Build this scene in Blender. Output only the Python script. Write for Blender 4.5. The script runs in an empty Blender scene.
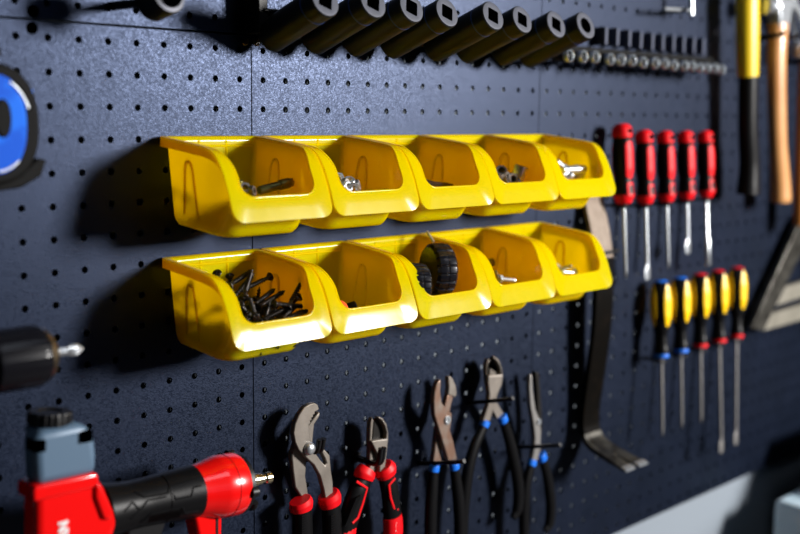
import bpy, math, random
from mathutils import Vector, Matrix, Quaternion
random.seed(7)
PI = math.pi
scene = bpy.context.scene
COL = scene.collection

# ------------------------------------------------------------------ camera geometry (X along the board, -Y out of it, Z up)
CAM = Vector((-0.39154, -0.78898, -0.054386))
YAW, PIT, ROL, FPX = -0.788493, -0.135079, -0.011776, 1117.4
CM = Matrix.Rotation(YAW, 3, 'Z') @ Matrix.Rotation(PIT, 3, 'X') @ Matrix.Rotation(ROL, 3, 'Y')   # columns: right, forward, up
def at(px, py, Y):
    """the point at distance -Y in front of the board on the sight line measured in the photo"""
    d = CM @ Vector(((px - 400) / FPX, 1, -(py - 267) / FPX))
    return CAM + d * ((Y - CAM.y) / d.y)

# ------------------------------------------------------------------ materials
def mat(name, col, rough=.5, metal=0, spec=.5, bump=None, noise=None, sss=0, coat=0, emit=None, trans=0):
    m = bpy.data.materials.new(name); m.use_nodes = True
    nt = m.node_tree; b = nt.nodes['Principled BSDF']
    b.inputs['Base Color'].default_value = (*col, 1)
    b.inputs['Roughness'].default_value = rough
    b.inputs['Metallic'].default_value = metal
    b.inputs['Specular IOR Level'].default_value = spec
    b.inputs['Coat Weight'].default_value = coat
    b.inputs['Transmission Weight'].default_value = trans
    tc = nt.nodes.new('ShaderNodeTexCoord')
    if noise:                                     # (scale, second colour, low, high)
        n = nt.nodes.new('ShaderNodeTexNoise'); n.inputs['Scale'].default_value = noise[0]; n.inputs['Detail'].default_value = 6
        nt.links.new(tc.outputs['Object'], n.inputs['Vector'])
        r = nt.nodes.new('ShaderNodeValToRGB')
        r.color_ramp.elements[0].position = noise[2]; r.color_ramp.elements[0].color = (*col, 1)
        r.color_ramp.elements[1].position = noise[3]; r.color_ramp.elements[1].color = (*noise[1], 1)
        nt.links.new(n.outputs['Fac'], r.inputs['Fac']); nt.links.new(r.outputs['Color'], b.inputs['Base Color'])
    if bump:                                      # (scale, strength, distance)
        n = nt.nodes.new('ShaderNodeTexNoise'); n.inputs['Scale'].default_value = bump[0]; n.inputs['Detail'].default_value = 3
        nt.links.new(tc.outputs['Object'], n.inputs['Vector'])
        bp = nt.nodes.new('ShaderNodeBump'); bp.inputs['Strength'].default_value = bump[1]; bp.inputs['Distance'].default_value = bump[2]
        nt.links.new(n.outputs['Fac'], bp.inputs['Height']); nt.links.new(bp.outputs['Normal'], b.inputs['Normal'])
    return m

M = {}
M['board'] = mat('board_powder_coat', (.0014, .0028, .0068), .39, 0, .44, bump=(900, .6, .00028), noise=(14, (.003, .005, .012), .35, .7))
M['board'].node_tree.nodes['Principled BSDF'].inputs['Specular Tint'].default_value = (.44, .58, 1, 1)
def grain(m, lo, hi, sc):                       # fine speckle of a textured powder coat
    nt = m.node_tree; n = nt.nodes.new('ShaderNodeTexNoise'); n.inputs['Scale'].default_value = sc; n.inputs['Detail'].default_value = 1
    r = nt.nodes.new('ShaderNodeMapRange'); r.inputs['From Min'].default_value = .3; r.inputs['From Max'].default_value = .7; r.inputs['To Min'].default_value = lo; r.inputs['To Max'].default_value = hi
    tc = nt.nodes.new('ShaderNodeTexCoord'); nt.links.new(tc.outputs['Object'], n.inputs['Vector']); nt.links.new(n.outputs['Fac'], r.inputs['Value']); nt.links.new(r.outputs[0], nt.nodes['Principled BSDF'].inputs['Roughness'])
grain(M['board'], .31, .52, 620)
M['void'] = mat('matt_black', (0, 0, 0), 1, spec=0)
M['wall'] = mat('painted_wall', (.21, .245, .285), .8, bump=(120, .2, .001))
M['black'] = mat('black_plastic', (.004, .004, .005), .45, spec=.3, bump=(300, .1, .0004))
M['rubber'] = mat('black_rubber', (.0042, .0042, .0048), .38, spec=.13, bump=(500, .15, .0004))
M['darksteel'] = mat('dark_steel', (.007, .006, .005), .40, .1, spec=.35, noise=(60, (.014, .010, .007), .5, .8))
M['impact'] = mat('impact_black_oxide', (.010, .010, .009), .42, .35, bump=(220, .15, .0004))
M['impact_end'] = mat('worn_oxide_face', (.07, .075, .10), .5, .3, noise=(180, (.06, .065, .08), .4, .7))
M['blue_line'] = mat('blue_size_ring', (.03, .08, .35), .35)
M['chrome'] = mat('chrome', (.62, .66, .70), .30, .85)
M['tabgrey'] = mat('grey_blue_tab', (.045, .055, .095), .5, spec=.3)
M['barblack'] = mat('black_lacquered_bar', (.0035, .003, .0025), .38, spec=.05, noise=(60, (.007, .005, .0035), .5, .8))
M['mirror'] = mat('polished_chrome', (.85, .89, .93), .30, .9)
M['zinc'] = mat('zinc_plated_steel', (.72, .76, .80), .33, .85, noise=(150, (.5, .53, .56), .4, .7))
M['steel'] = mat('ground_steel', (.22, .195, .17), .5, .55, bump=(400, .15, .0004), noise=(45, (.15, .13, .11), .4, .7))
M['nickel'] = mat('satin_nickel', (.30, .29, .28), .42, .7, bump=(350, .1, .0003))
M['rusty'] = mat('rust_tinted_steel', (.20, .115, .08), .45, .55, noise=(70, (.24, .20, .17), .42, .68))
M['worn'] = mat('worn_grey_steel', (.12, .115, .10), .33, .7, noise=(55, (.035, .032, .028), .4, .65))
M['lit_tan'] = mat('bare_steel_lit_tan', (.16, .115, .078), .45, .15, noise=(90, (.21, .16, .12), .4, .7))  # tan of the light on the bare steel is put into its colour
M['red'] = mat('red_plastic', (.75, .003, .008), .45, spec=.22)
M['redgloss'] = mat('red_painted_housing', (.80, .004, .004), .22, spec=.5, coat=.3)
M['bluep'] = mat('blue_plastic', (.01, .16, .75), .35)
M['yellowp'] = mat('yellow_insert', (1, .60, .0), .35)
M['hyellow'] = mat('yellow_fibreglass', (.72, .50, .005), .4)
M['greyh'] = mat('grey_cast_housing', (.085, .145, .22), .45, .1, bump=(600, .1, .0003))
M['wood'] = mat('varnished_hickory', (.50, .22, .07), .35, noise=(9, (.62, .32, .12), .35, .7), coat=.2)
M['wood2'] = mat('orange_wood', (.42, .16, .03), .4)
M['palewood'] = mat('pale_birch', (.15, .14, .11), .55, noise=(30, (.20, .185, .15), .4, .7))
M['brass'] = mat('champagne_brass', (.66, .56, .38), .22, 1)
M['copper'] = mat('orange_thread_seal', (.7, .14, .03), .5)
M['screwblack'] = mat('black_phosphate', (.050, .045, .042), .30, .85)
M['white'] = mat('white_print', (.75, .75, .75), .5)
M['bluelens'] = mat('blue_glossy_face', (.015, .10, .62), .12, coat=.6, noise=(40, (.02, .16, .8), .45, .55))
M['chuck'] = mat('chuck_sleeve', (.005, .005, .007), .24, spec=.18)
M['goldring'] = mat('dull_gold_ring', (.22, .17, .11), .35, 1)
M['cabinet'] = mat('black_cabinet', (.004, .004, .004), .7, spec=.12)
M['dark_olive'] = mat('dark_tool_box', (.018, .017, .014), .6)
M['paleblue'] = mat('pale_blue_plastic', (.75, .85, .92), .45, noise=(10, (.50, .72, .85), .4, .6))
M['bench'] = mat('worktop', (.05, .04, .035), .6)
M['orangered'] = mat('orange_red_plastic', (.75, .10, .02), .4)

def yellow_bin():
    m = bpy.data.materials.new('yellow_polypropylene'); m.use_nodes = True
    nt = m.node_tree; b = nt.nodes['Principled BSDF']; out = nt.nodes['Material Output']
    b.inputs['Base Color'].default_value = (.84, .84, .0, 1); b.inputs['Roughness'].default_value = .25
    b.inputs['Specular IOR Level'].default_value = .5
    tr = nt.nodes.new('ShaderNodeBsdfTranslucent'); tr.inputs['Color'].default_value = (1, .76, .0, 1)
    mx = nt.nodes.new('ShaderNodeMixShader'); mx.inputs['Fac'].default_value = .62
    nt.links.new(b.outputs[0], mx.inputs[1]); nt.links.new(tr.outputs[0], mx.inputs[2]); nt.links.new(mx.outputs[0], out.inputs['Surface'])
    tc = nt.nodes.new('ShaderNodeTexCoord'); n = nt.nodes.new('ShaderNodeTexNoise'); n.inputs['Scale'].default_value = 60
    nt.links.new(tc.outputs['Object'], n.inputs['Vector'])
    r = nt.nodes.new('ShaderNodeMapRange'); r.inputs['To Min'].default_value = .12; r.inputs['To Max'].default_value = .19
    nt.links.new(n.outputs['Fac'], r.inputs['Value']); nt.links.new(r.outputs[0], b.inputs['Roughness'])
    return m
M['bin'] = yellow_bin()
def clear_film():
    m = bpy.data.materials.new('clear_film'); m.use_nodes = True
    nt = m.node_tree; b = nt.nodes['Principled BSDF']; out = nt.nodes['Material Output']
    b.inputs['Roughness'].default_value = .08; b.inputs['Base Color'].default_value = (.9, .9, .9, 1)
    t = nt.nodes.new('ShaderNodeBsdfTransparent'); mx = nt.nodes.new('ShaderNodeMixShader'); mx.inputs[0].default_value = .34
    nt.links.new(t.outputs[0], mx.inputs[1]); nt.links.new(b.outputs[0], mx.inputs[2]); nt.links.new(mx.outputs[0], out.inputs['Surface'])
    return m
M['film'] = clear_film()

# ------------------------------------------------------------------ mesh builder
class MB:
    def __init__(s): s.v = []; s.f = []; s.mi = []
    def add(s, v, f, mi=0):
        o = len(s.v); s.v += [tuple(p) for p in v]; s.f += [[i + o for i in q] for q in f]; s.mi += [mi] * len(f); return s
    def rings(s, rings, cap0=True, cap1=True, closed=False, mi=0):
        n = len(rings[0]); v = [p for r in rings for p in r]; f = []
        m = len(rings)
        for k in range(m if closed else m - 1):
            a, b = k * n, ((k + 1) % m) * n
            for i in range(n):
                j = (i + 1) % n; f.append([a + i, a + j, b + j, b + i])
        if not closed:
            if cap0: f.append(list(range(n))[::-1])
            if cap1: f.append([(m - 1) * n + i for i in range(n)])
        return s.add(v, f, mi)
    def lathe(s, prof, o, axis, seg=24, rmod=None, cap0=True, cap1=True, mi=0, ref=None, sy=1):
        """prof: (radius, distance along axis)"""
        o = Vector(o); a = Vector(axis).normalized()
        ref = Vector(ref) if ref else (Vector((0, 0, 1)) if abs(a.z) < .9 else Vector((1, 0, 0)))
        u = a.cross(ref).normalized(); w = a.cross(u)
        R = []
        for r, t in prof:
            ring = []
            for i in range(seg):
                th = 2 * PI * i / seg; rr = r * (rmod(th, t) if rmod else 1)
                ring.append(o + a * t + u * (rr * math.cos(th)) + w * (rr * sy * math.sin(th)))
            R.append(ring)
        return s.rings(R, cap0, cap1, mi=mi)
    def sweep(s, pts, rad, seg=12, flat=1, ref=(0, 1, 0), cap=True, mi=0):
        """tube through pts; rad number or list; flat = size along ref relative to the other direction"""
        pts = [Vector(p) for p in pts]; n = len(pts); R = []
        for k, p in enumerate(pts):
            t = (pts[min(k + 1, n - 1)] - pts[max(k - 1, 0)]).normalized()
            r0 = Vector(ref); r0 = (r0 - t * r0.dot(t))
            r0 = r0.normalized() if r0.length > 1e-4 else t.orthogonal().normalized()
            q = t.cross(r0); r = lerpl(rad, k / (n - 1)) if isinstance(rad, (list, tuple)) else rad
            R.append([p + q * (r * math.cos(2 * PI * i / seg)) + r0 * (r * flat * math.sin(2 * PI * i / seg)) for i in range(seg)])
        return s.rings(R, cap, cap, mi=mi)
    def prism(s, pts, d, mi=0):
        """closed outline of 3-D points extruded by vector d"""
        pts = [Vector(p) for p in pts]; d = Vector(d); n = len(pts)
        return s.add(pts + [p + d for p in pts], [list(range(n))[::-1], [n + i for i in range(n)]] + [[i, (i + 1) % n, n + (i + 1) % n, n + i] for i in range(n)], mi)
    def box(s, c, h, rot=None, mi=0):
        c = Vector(c); V = []
        for x in (-1, 1):
            for y in (-1, 1):
                for z in (-1, 1):
                    p = Vector((x * h[0], y * h[1], z * h[2])); V.append(c + (rot @ p if rot else p))
        return s.add(V, [[0, 1, 3, 2], [4, 6, 7, 5], [0, 4, 5, 1], [2, 3, 7, 6], [0, 2, 6, 4], [1, 5, 7, 3]], mi)
    def build(s, name, m, parent=None, bevel=0, smooth=40, solid=0, sub=0, bseg=2, fix=True, soff=0):
        me = bpy.data.meshes.new(name); me.from_pydata(s.v, [], s.f)
        for x in (m if isinstance(m, (list, tuple)) else [m]): me.materials.append(M[x])
        for p, k in zip(me.polygons, s.mi): p.material_index = k
        if fix:
            import bmesh
            b = bmesh.new(); b.from_mesh(me); bmesh.ops.recalc_face_normals(b, faces=b.faces); b.to_mesh(me); b.free()
        if smooth:
            me.shade_smooth(); me.set_sharp_from_angle(angle=math.radians(smooth))
        o = bpy.data.objects.new(name, me); COL.objects.link(o)
        if parent is not None:
            o.parent = parent; w_ = Vector(); q_ = parent
            while q_: w_ += Vector(q_.location); q_ = q_.parent
            me.transform(Matrix.Translation(-w_))
        else:                                     # origin to the middle of the mesh
            c = sum((Vector(v.co) for v in me.vertices), Vector()) / max(1, len(me.vertices))
            me.transform(Matrix.Translation(-c)); o.location = c
        if solid: md = o.modifiers.new('thickness', 'SOLIDIFY'); md.thickness = solid; md.offset = soff
        if bevel: md = o.modifiers.new('bevel', 'BEVEL'); md.width = bevel; md.segments = bseg; md.limit_method = 'ANGLE'; md.angle_limit = math.radians(35); md.harden_normals = False
        if sub: md = o.modifiers.new('sub', 'SUBSURF'); md.levels = sub; md.render_levels = sub
        return o
def tag(o, label=None, cat=None, group=None, kind=None):
    for k, v in (('label', label), ('category', cat), ('group', group), ('kind', kind)):
        if v: o[k] = v
    return o
def empty(name, loc, label, cat, group=None):
    o = bpy.data.objects.new(name, None); o.empty_display_size = .01; COL.objects.link(o); o.location = loc
    return tag(o, label, cat, group)
def dup(root, loc, label=None, rot=None):
    r = root.copy(); COL.objects.link(r); r.location = loc
    if label: r['label'] = label
    if rot is not None: r.rotation_euler = rot
    for ch in list(root.children):
        c = ch.copy(); COL.objects.link(c); c.parent = r
        for g in list(ch.children):
            d = g.copy(); COL.objects.link(d); d.parent = c
    return r
def smoothpath(pts, n=6):
    """Catmull-Rom through points"""
    P = [Vector(p) for p in pts]; P = [2 * P[0] - P[1]] + P + [2 * P[-1] - P[-2]]; out = []
    for k in range(1, len(P) - 2):
        for i in range(n):
            t = i / n; a, b, c, d = P[k - 1:k + 3]
            out.append(.5 * ((2 * b) + (c - a) * t + (2 * a - 5 * b + 4 * c - d) * t * t + (3 * b - a - 3 * c + d) * t ** 3))
    out.append(P[-2]); return out
def lerpl(L, x):
    n = len(L) - 1; f = min(max(x, 0), 1) * n; k = min(int(f), n - 1); return L[k] + (L[k + 1] - L[k]) * (f - k)

# ------------------------------------------------------------------ pegboard panels
S = .0254; TH = .0021; GAP = .0148
ZS = .0127                                     # the horizontal seam
def panel(x0, nc, z1, nr, label, big=()):
    """nc x nr cells of one hole each; top at z1, left at x0; folded edge all round"""
    b = MB(); NS = 16; g = .0006
    V = []; F = []; idx = {}
    def vid(p):
        k = (round(p[0], 6), round(p[1], 6), round(p[2], 6))
        if k not in idx: idx[k] = len(V); V.append(k)
        return idx[k]
    for i in range(nc):
        for j in range(nr):
            cx, cz = x0 + (i + .5) * S, z1 - (j + .5) * S
            R = .00285
            l = cx - S / 2 + (g if i == 0 else 0); r = cx + S / 2 - (g if i == nc - 1 else 0)
            t = cz + S / 2 - (.001 if j == 0 else 0); d = cz - S / 2 + (.001 if j == nr - 1 else 0)
            ring = [(cx + R * math.cos(2 * PI * k / NS), cz + R * math.sin(2 * PI * k / NS)) for k in range(NS)]
            sq = []
            for k in range(NS):
                a = 2 * PI * k / NS; c, s_ = math.cos(a), math.sin(a); m = max(abs(c), abs(s_)); c /= m; s_ /= m
                sq.append((cx + (r - cx if c > 0 else cx - l) * c, cz + (t - cz if s_ > 0 else cz - d) * s_))
            a = [vid((p[0], 0, p[1])) for p in ring]; q = [vid((p[0], 0, p[1])) for p in sq]
            a2 = [vid((p[0], TH, p[1])) for p in ring]
            for k in range(NS):
                n = (k + 1) % NS
                F.append([a[k], a[n], q[n], q[k]]); F.append([a[k], a2[k], a2[n], a[n]])
    b.add(V, F)
    X0, X1, Z0, Z1 = x0 + g, x0 + nc * S - g, z1 - nr * S + .001, z1 - .001
    for (pa, pb) in (((X0, Z0), (X1, Z0)), ((X1, Z0), (X1, Z1)), ((X1, Z1), (X0, Z1)), ((X0, Z1), (X0, Z0))):
        b.add([(pa[0], 0, pa[1]), (pb[0], 0, pb[1]), (pb[0], GAP - .0005, pb[1]), (pa[0], GAP - .0005, pa[1])], [[0, 1, 2, 3]])
    # return flanges behind the edges
    w = .017
    for (xa, xb, za, zb) in ((X0, X0 + w, Z0, Z1), (X1 - w, X1, Z0, Z1), (X0, X1, Z1 - .004, Z1), (X0, X1, Z0, Z0 + .004)):
        b.add([(xa, .006, za), (xb, .006, za), (xb, .006, zb), (xa, .006, zb)], [[0, 1, 2, 3]])
    o = b.build('pegboard_panel', 'board', smooth=0, fix=False)
    return tag(o, label, 'pegboard panel', 'pegboard panels')
XP = [-7.5 * S - S * 0, 8.5 * S, 24.5 * S, 40.5 * S, 56.5 * S]
XP[0] = 8.5 * S - 16 * S
lab = ['large black pegboard panel behind the drill and the leftmost bins', 'black pegboard panel behind the middle yellow bins and red-handled pliers',
       'black pegboard panel behind the pry bar and both screwdriver rows', 'black pegboard panel at right behind the wooden hammer and steel square']
for k in range(4): panel(XP[k], 16, ZS, 24, lab[k])
lab = ['strip of upper pegboard panel above the blue tape measure', 'upper pegboard panel behind the black impact sockets',
       'upper pegboard panel behind the row of small chrome sockets', 'upper pegboard panel behind the hammer heads']
for k in range(4): panel(XP[k], 16, ZS + 7 * S, 7, lab[k])
# slotted mounting holes either side of the seam, their dark inside painted as black discs
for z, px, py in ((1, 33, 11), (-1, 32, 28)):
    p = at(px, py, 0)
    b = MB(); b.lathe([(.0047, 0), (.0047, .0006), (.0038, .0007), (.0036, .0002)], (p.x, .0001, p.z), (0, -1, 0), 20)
    tag(b.build('dark_hole_disc', 'void'), 'black disc for the dark mounting hole just %s the horizontal seam at upper left' % ('above' if z > 0 else 'below'), 'plug')
# two screws at the seam crossing
for k, (px, py) in enumerate(((245, 41.5), (256.5, 41.8))):
    p = at(px, py, 0); b = MB()
    b.lathe([(.0037, 0), (.0037, .0006), (.0030, .0014), (.0016, .0018)], (p.x, 0, p.z), (0, -1, 0), 20, cap1=True)
    e = b.build('board_screw', 'screwblack'); tag(e, 'small cross-head screw %s of the vertical seam under the impact sockets' % ('left' if k == 0 else 'right'), 'screw', 'screws at the panel corners')
    c = MB(); c.box((p.x, -.0019, p.z), (.0022, .0002, .0004), Matrix.Rotation(.6, 3, 'Y')); c.box((p.x, -.0019, p.z), (.0004, .0002, .0022), Matrix.Rotation(.6, 3, 'Y'))
    c.build('recess', 'worn', e)

# ------------------------------------------------------------------ setting
def struct(o): o['kind'] = 'structure'; return o
b = MB(); b.box((.8, GAP + .05, -.25), (1.9, .05, 1.35)); struct(b.build('wall_back', 'wall', smooth=0))
b = MB(); b.box((.6, -1.5, -1.65), (2.3, 1.6, .05)); struct(b.build('floor', 'bench', smooth=0))

# ------------------------------------------------------------------ yellow storage bins
BW = .0505
PROF = smoothpath([(0, .001, 0), (0, .035, -.0035), (0, .066, -.0073), (0, .0755, -.0105), (0, .0835, -.0180), (0, .0902, -.029), (0, .0954, -.041), (0, .0988, -.050), (0, .1016, -.0580), (0, .1026, -.0622), (0, .1022, -.0645)], 6)
acc = [0]
for a, c in zip(PROF, PROF[1:]): acc.append(acc[-1] + (c - a).length)
LP = acc[-1]
def prof_at(v):
    v = min(max(v, 0), LP)
    for k in range(len(acc) - 1):
        if v <= acc[k + 1] + 1e-9:
            t = (v - acc[k]) / (acc[k + 1] - acc[k]); p = PROF[k].lerp(PROF[k + 1], t)
            d0 = (PROF[min(k + 1, len(PROF) - 1)] - PROF[max(k - 1, 0)]).normalized(); d1 = (PROF[min(k + 2, len(PROF) - 1)] - PROF[k]).normalized()
            d = d0.lerp(d1, t).normalized(); return p.y, p.z, (-d.z, d.y)   # normal (Y', Z): up at the back, forward at the lip
def rrect(hu, v0, v1, rb, rf, ns=26, nb=10, nc=6):
    P = []
    def arc(cu, cv, r, a0, a1):
        for k in range(nc): a = a0 + (a1 - a0) * k / nc; P.append((cu + r * math.cos(a), cv + r * math.sin(a)))
    def line(a, c, n):
        for k in range(n): t = k / n; P.append((a[0] + (c[0] - a[0]) * t, a[1] + (c[1] - a[1]) * t))
    line((-hu, v0 + rb), (-hu, v1 - rf), ns); arc(-hu + rf, v1 - rf, rf, PI, PI / 2)
    line((-hu + rf, v1), (hu - rf, v1), nb); arc(hu - rf, v1 - rf, rf, PI / 2, 0)
    line((hu, v1 - rf), (hu, v0 + rb), ns); arc(hu - rb, v0 + rb, rb, 0, -PI / 2)
    line((hu - rb, v0), (-hu + rb, v0), nb); arc(-hu + rb, v0 + rb, rb, -PI / 2, -PI)
    return P
def sstep(a, b, x): t = min(max((x - a) / (b - a), 0), 1); return t * t * (3 - 2 * t)
def m3(u, v, back=0):
    y, z, n = prof_at(v); return Vector((u, -(y - n[0] * back), z - n[1] * back))
WF, WR = .0125, .0050                          # flange widths: front, rear
def make_bin():
    root = empty('storage_bin', (0, 0, 0), '', 'storage bin', 'yellow storage bins on the pegboard')
    outer = rrect(BW, 0, LP, .004, .011); inner = rrect(BW - WF, .0035, LP - .0205, .004, .012)
    O3 = [m3(u, v) for u, v in outer]; I3 = []; INN = []
    for u, v in inner:
        k = 1 - sstep(.062, .098, v); hu = BW - WF + (WF - WR) * k
        u2 = u * hu / (BW - WF); INN.append((u2, v)); I3.append(m3(u2, v, .0004))
    mid = [(a * .5 + c * .5) for a, c in zip(O3, I3)]
    SK = []
    for (u, v) in outer:
        L = .0066 * (1 - sstep(.070, .098, v)) + .0016; SK.append(m3(u * 1.0, v, L))
    r = MB(); r.rings([I3, mid, O3, SK], False, False)
    rim = r.build('rim', 'bin', root, solid=.0016, smooth=50, soff=-1)
    bv = rim.modifiers.new('b', 'BEVEL'); bv.width = .0006; bv.segments = 3; bv.limit_method = 'ANGLE'; bv.angle_limit = math.radians(40)
    # body
    bot = rrect(.0405, .005, .075, .006, .014)
    B3 = [Vector((u, -y, -.0685 - .1 * y)) for u, y in bot]
    bot2 = rrect(.0355, .010, .070, .004, .011); B4 = [Vector((u, -y, -.0712 - .1 * y)) for u, y in bot2]
    R = [[p + Vector((0, 0, 0)) for p in I3]]
    for t in (.06, .12, .25, .4, .55, .7, .82, .92): 
        R.append([a.lerp(c, t) for a, c in zip(I3, B3)])
    R.append([a.lerp(c, .98).lerp(d, .15) for a, c, d in zip(I3, B3, B4)]); R.append([c.lerp(d, .5) - Vector((0, 0, .0008)) for c, d in zip(B3, B4)]); R.append(B4)
    bd = MB(); bd.rings(R, False, True)
    body = bd.build('body', 'bin', root, solid=.0016, smooth=50, soff=0)
    # moulded ribs on side and back walls
    rb = MB()
    for sd in (-1, 1):
        pts = []
        for (y, z) in ((.024, -.062), (.027, -.042), (.0295, -.026), (.032, -.0205), (.037, -.0205), (.0395, -.026), (.041, -.042), (.043, -.066)):
            t = (-z - .004) / .068; hu = (BW - WR) + (.0405 - (BW - WR)) * t
            pts.append((sd * (hu - .0001), -y, z))
        rb.sweep(smoothpath(pts, 5), .0016, 8)
        rb.sweep([(sd * .014, -.0042, -.004), (sd * .014, -.0062, -.066)], .0017, 8)
    rb.sweep([(-.043, -.0055, -.0085), (.043, -.0055, -.0085)], .0011, 8)
    rb.build('moulded_rib', 'bin', root)
    return root
BX = [.1697, .2728, .3756, .4770, .5786]
BT, BB = -.0735, -.1735
binT = [('first', 'yellow bin at the left end of the upper row'), ('second', 'yellow bin of the upper row holding nuts in a clear bag'),
        ('', 'middle yellow bin of the upper row'), ('', 'yellow bin of the upper row holding short dull sockets'), ('', 'yellow bin at the right end of the upper row')]
binB = ['yellow bin full of black screws at the left end of the lower row', 'nearly empty yellow bin between the screw bin and the ribbed cap bin',
        'yellow bin holding two black ribbed caps', 'yellow bin of the lower row holding one eye bolt', 'yellow bin at the right end of the lower row, by the pry bar']
proto = None
for z, labs in ((BT, [x[1] for x in binT]), (BB, binB)):
    for k in range(5):
        if proto is None: proto = make_bin(); o = proto; o.location = (BX[k], -.001, z); o['label'] = labs[k]
        else: o = dup(proto, (BX[k], -.001, z), labs[k])

# ------------------------------------------------------------------ what the bins hold
def cross(R0, th):                                # outline of a cross recess
    a = abs(((th + PI / 4) % (PI / 2)) - PI / 4); return R0 * (1 if a < .16 else .34)
def screw_mesh(L=.041, D=.0021):
    b = MB(); n = 24; R = []
    def ring(r, z, f=None): return [((f(2 * PI * k / n) if f else r) * math.cos(2 * PI * k / n), (f(2 * PI * k / n) if f else r) * math.sin(2 * PI * k / n), z) for k in range(n)]
    R += [ring(.0001, -.0014, lambda t: cross(.0012, t)), ring(0, 0, lambda t: cross(.0024, t)), ring(.0038, 0), ring(.0041, .0003), ring(.0041, .0008), ring(.0030, .0022), ring(.0017, .0048), ring(.0016, .009)]
    p = .0027; z = .009; st = p / 5
    while z < L - .005:
        def f(t, z=z): 
            k = ((z / p - t / (2 * PI)) % 1); return .00135 + .00115 * max(0, 1 - abs(k - .5) * 3.2)
        R.append(ring(0, z, f)); z += st
    while z < L:
        s_ = max(.08, (L - z) / .005)
        def f(t, z=z, s_=s_): 
            k = ((z / p - t / (2 * PI)) % 1); return (.00135 + .00100 * max(0, 1 - abs(k - .5) * 3.2)) * s_
        R.append(ring(0, z, f)); z += st
    R.append(ring(.00005, L)); b.rings(R)
    me = bpy.data.meshes.new('drywall_screw'); me.from_pydata([(v[0], v[1], v[2] - L * .35) for v in b.v], [], b.f); me.materials.append(M['screwblack'])
    import bmesh
    q = bmesh.new(); q.from_mesh(me); bmesh.ops.recalc_face_normals(q, faces=q.faces); q.to_mesh(me); q.free(); me.shade_smooth(); me.set_sharp_from_angle(angle=math.radians(50)); return me
SCREW = screw_mesh()
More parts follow.
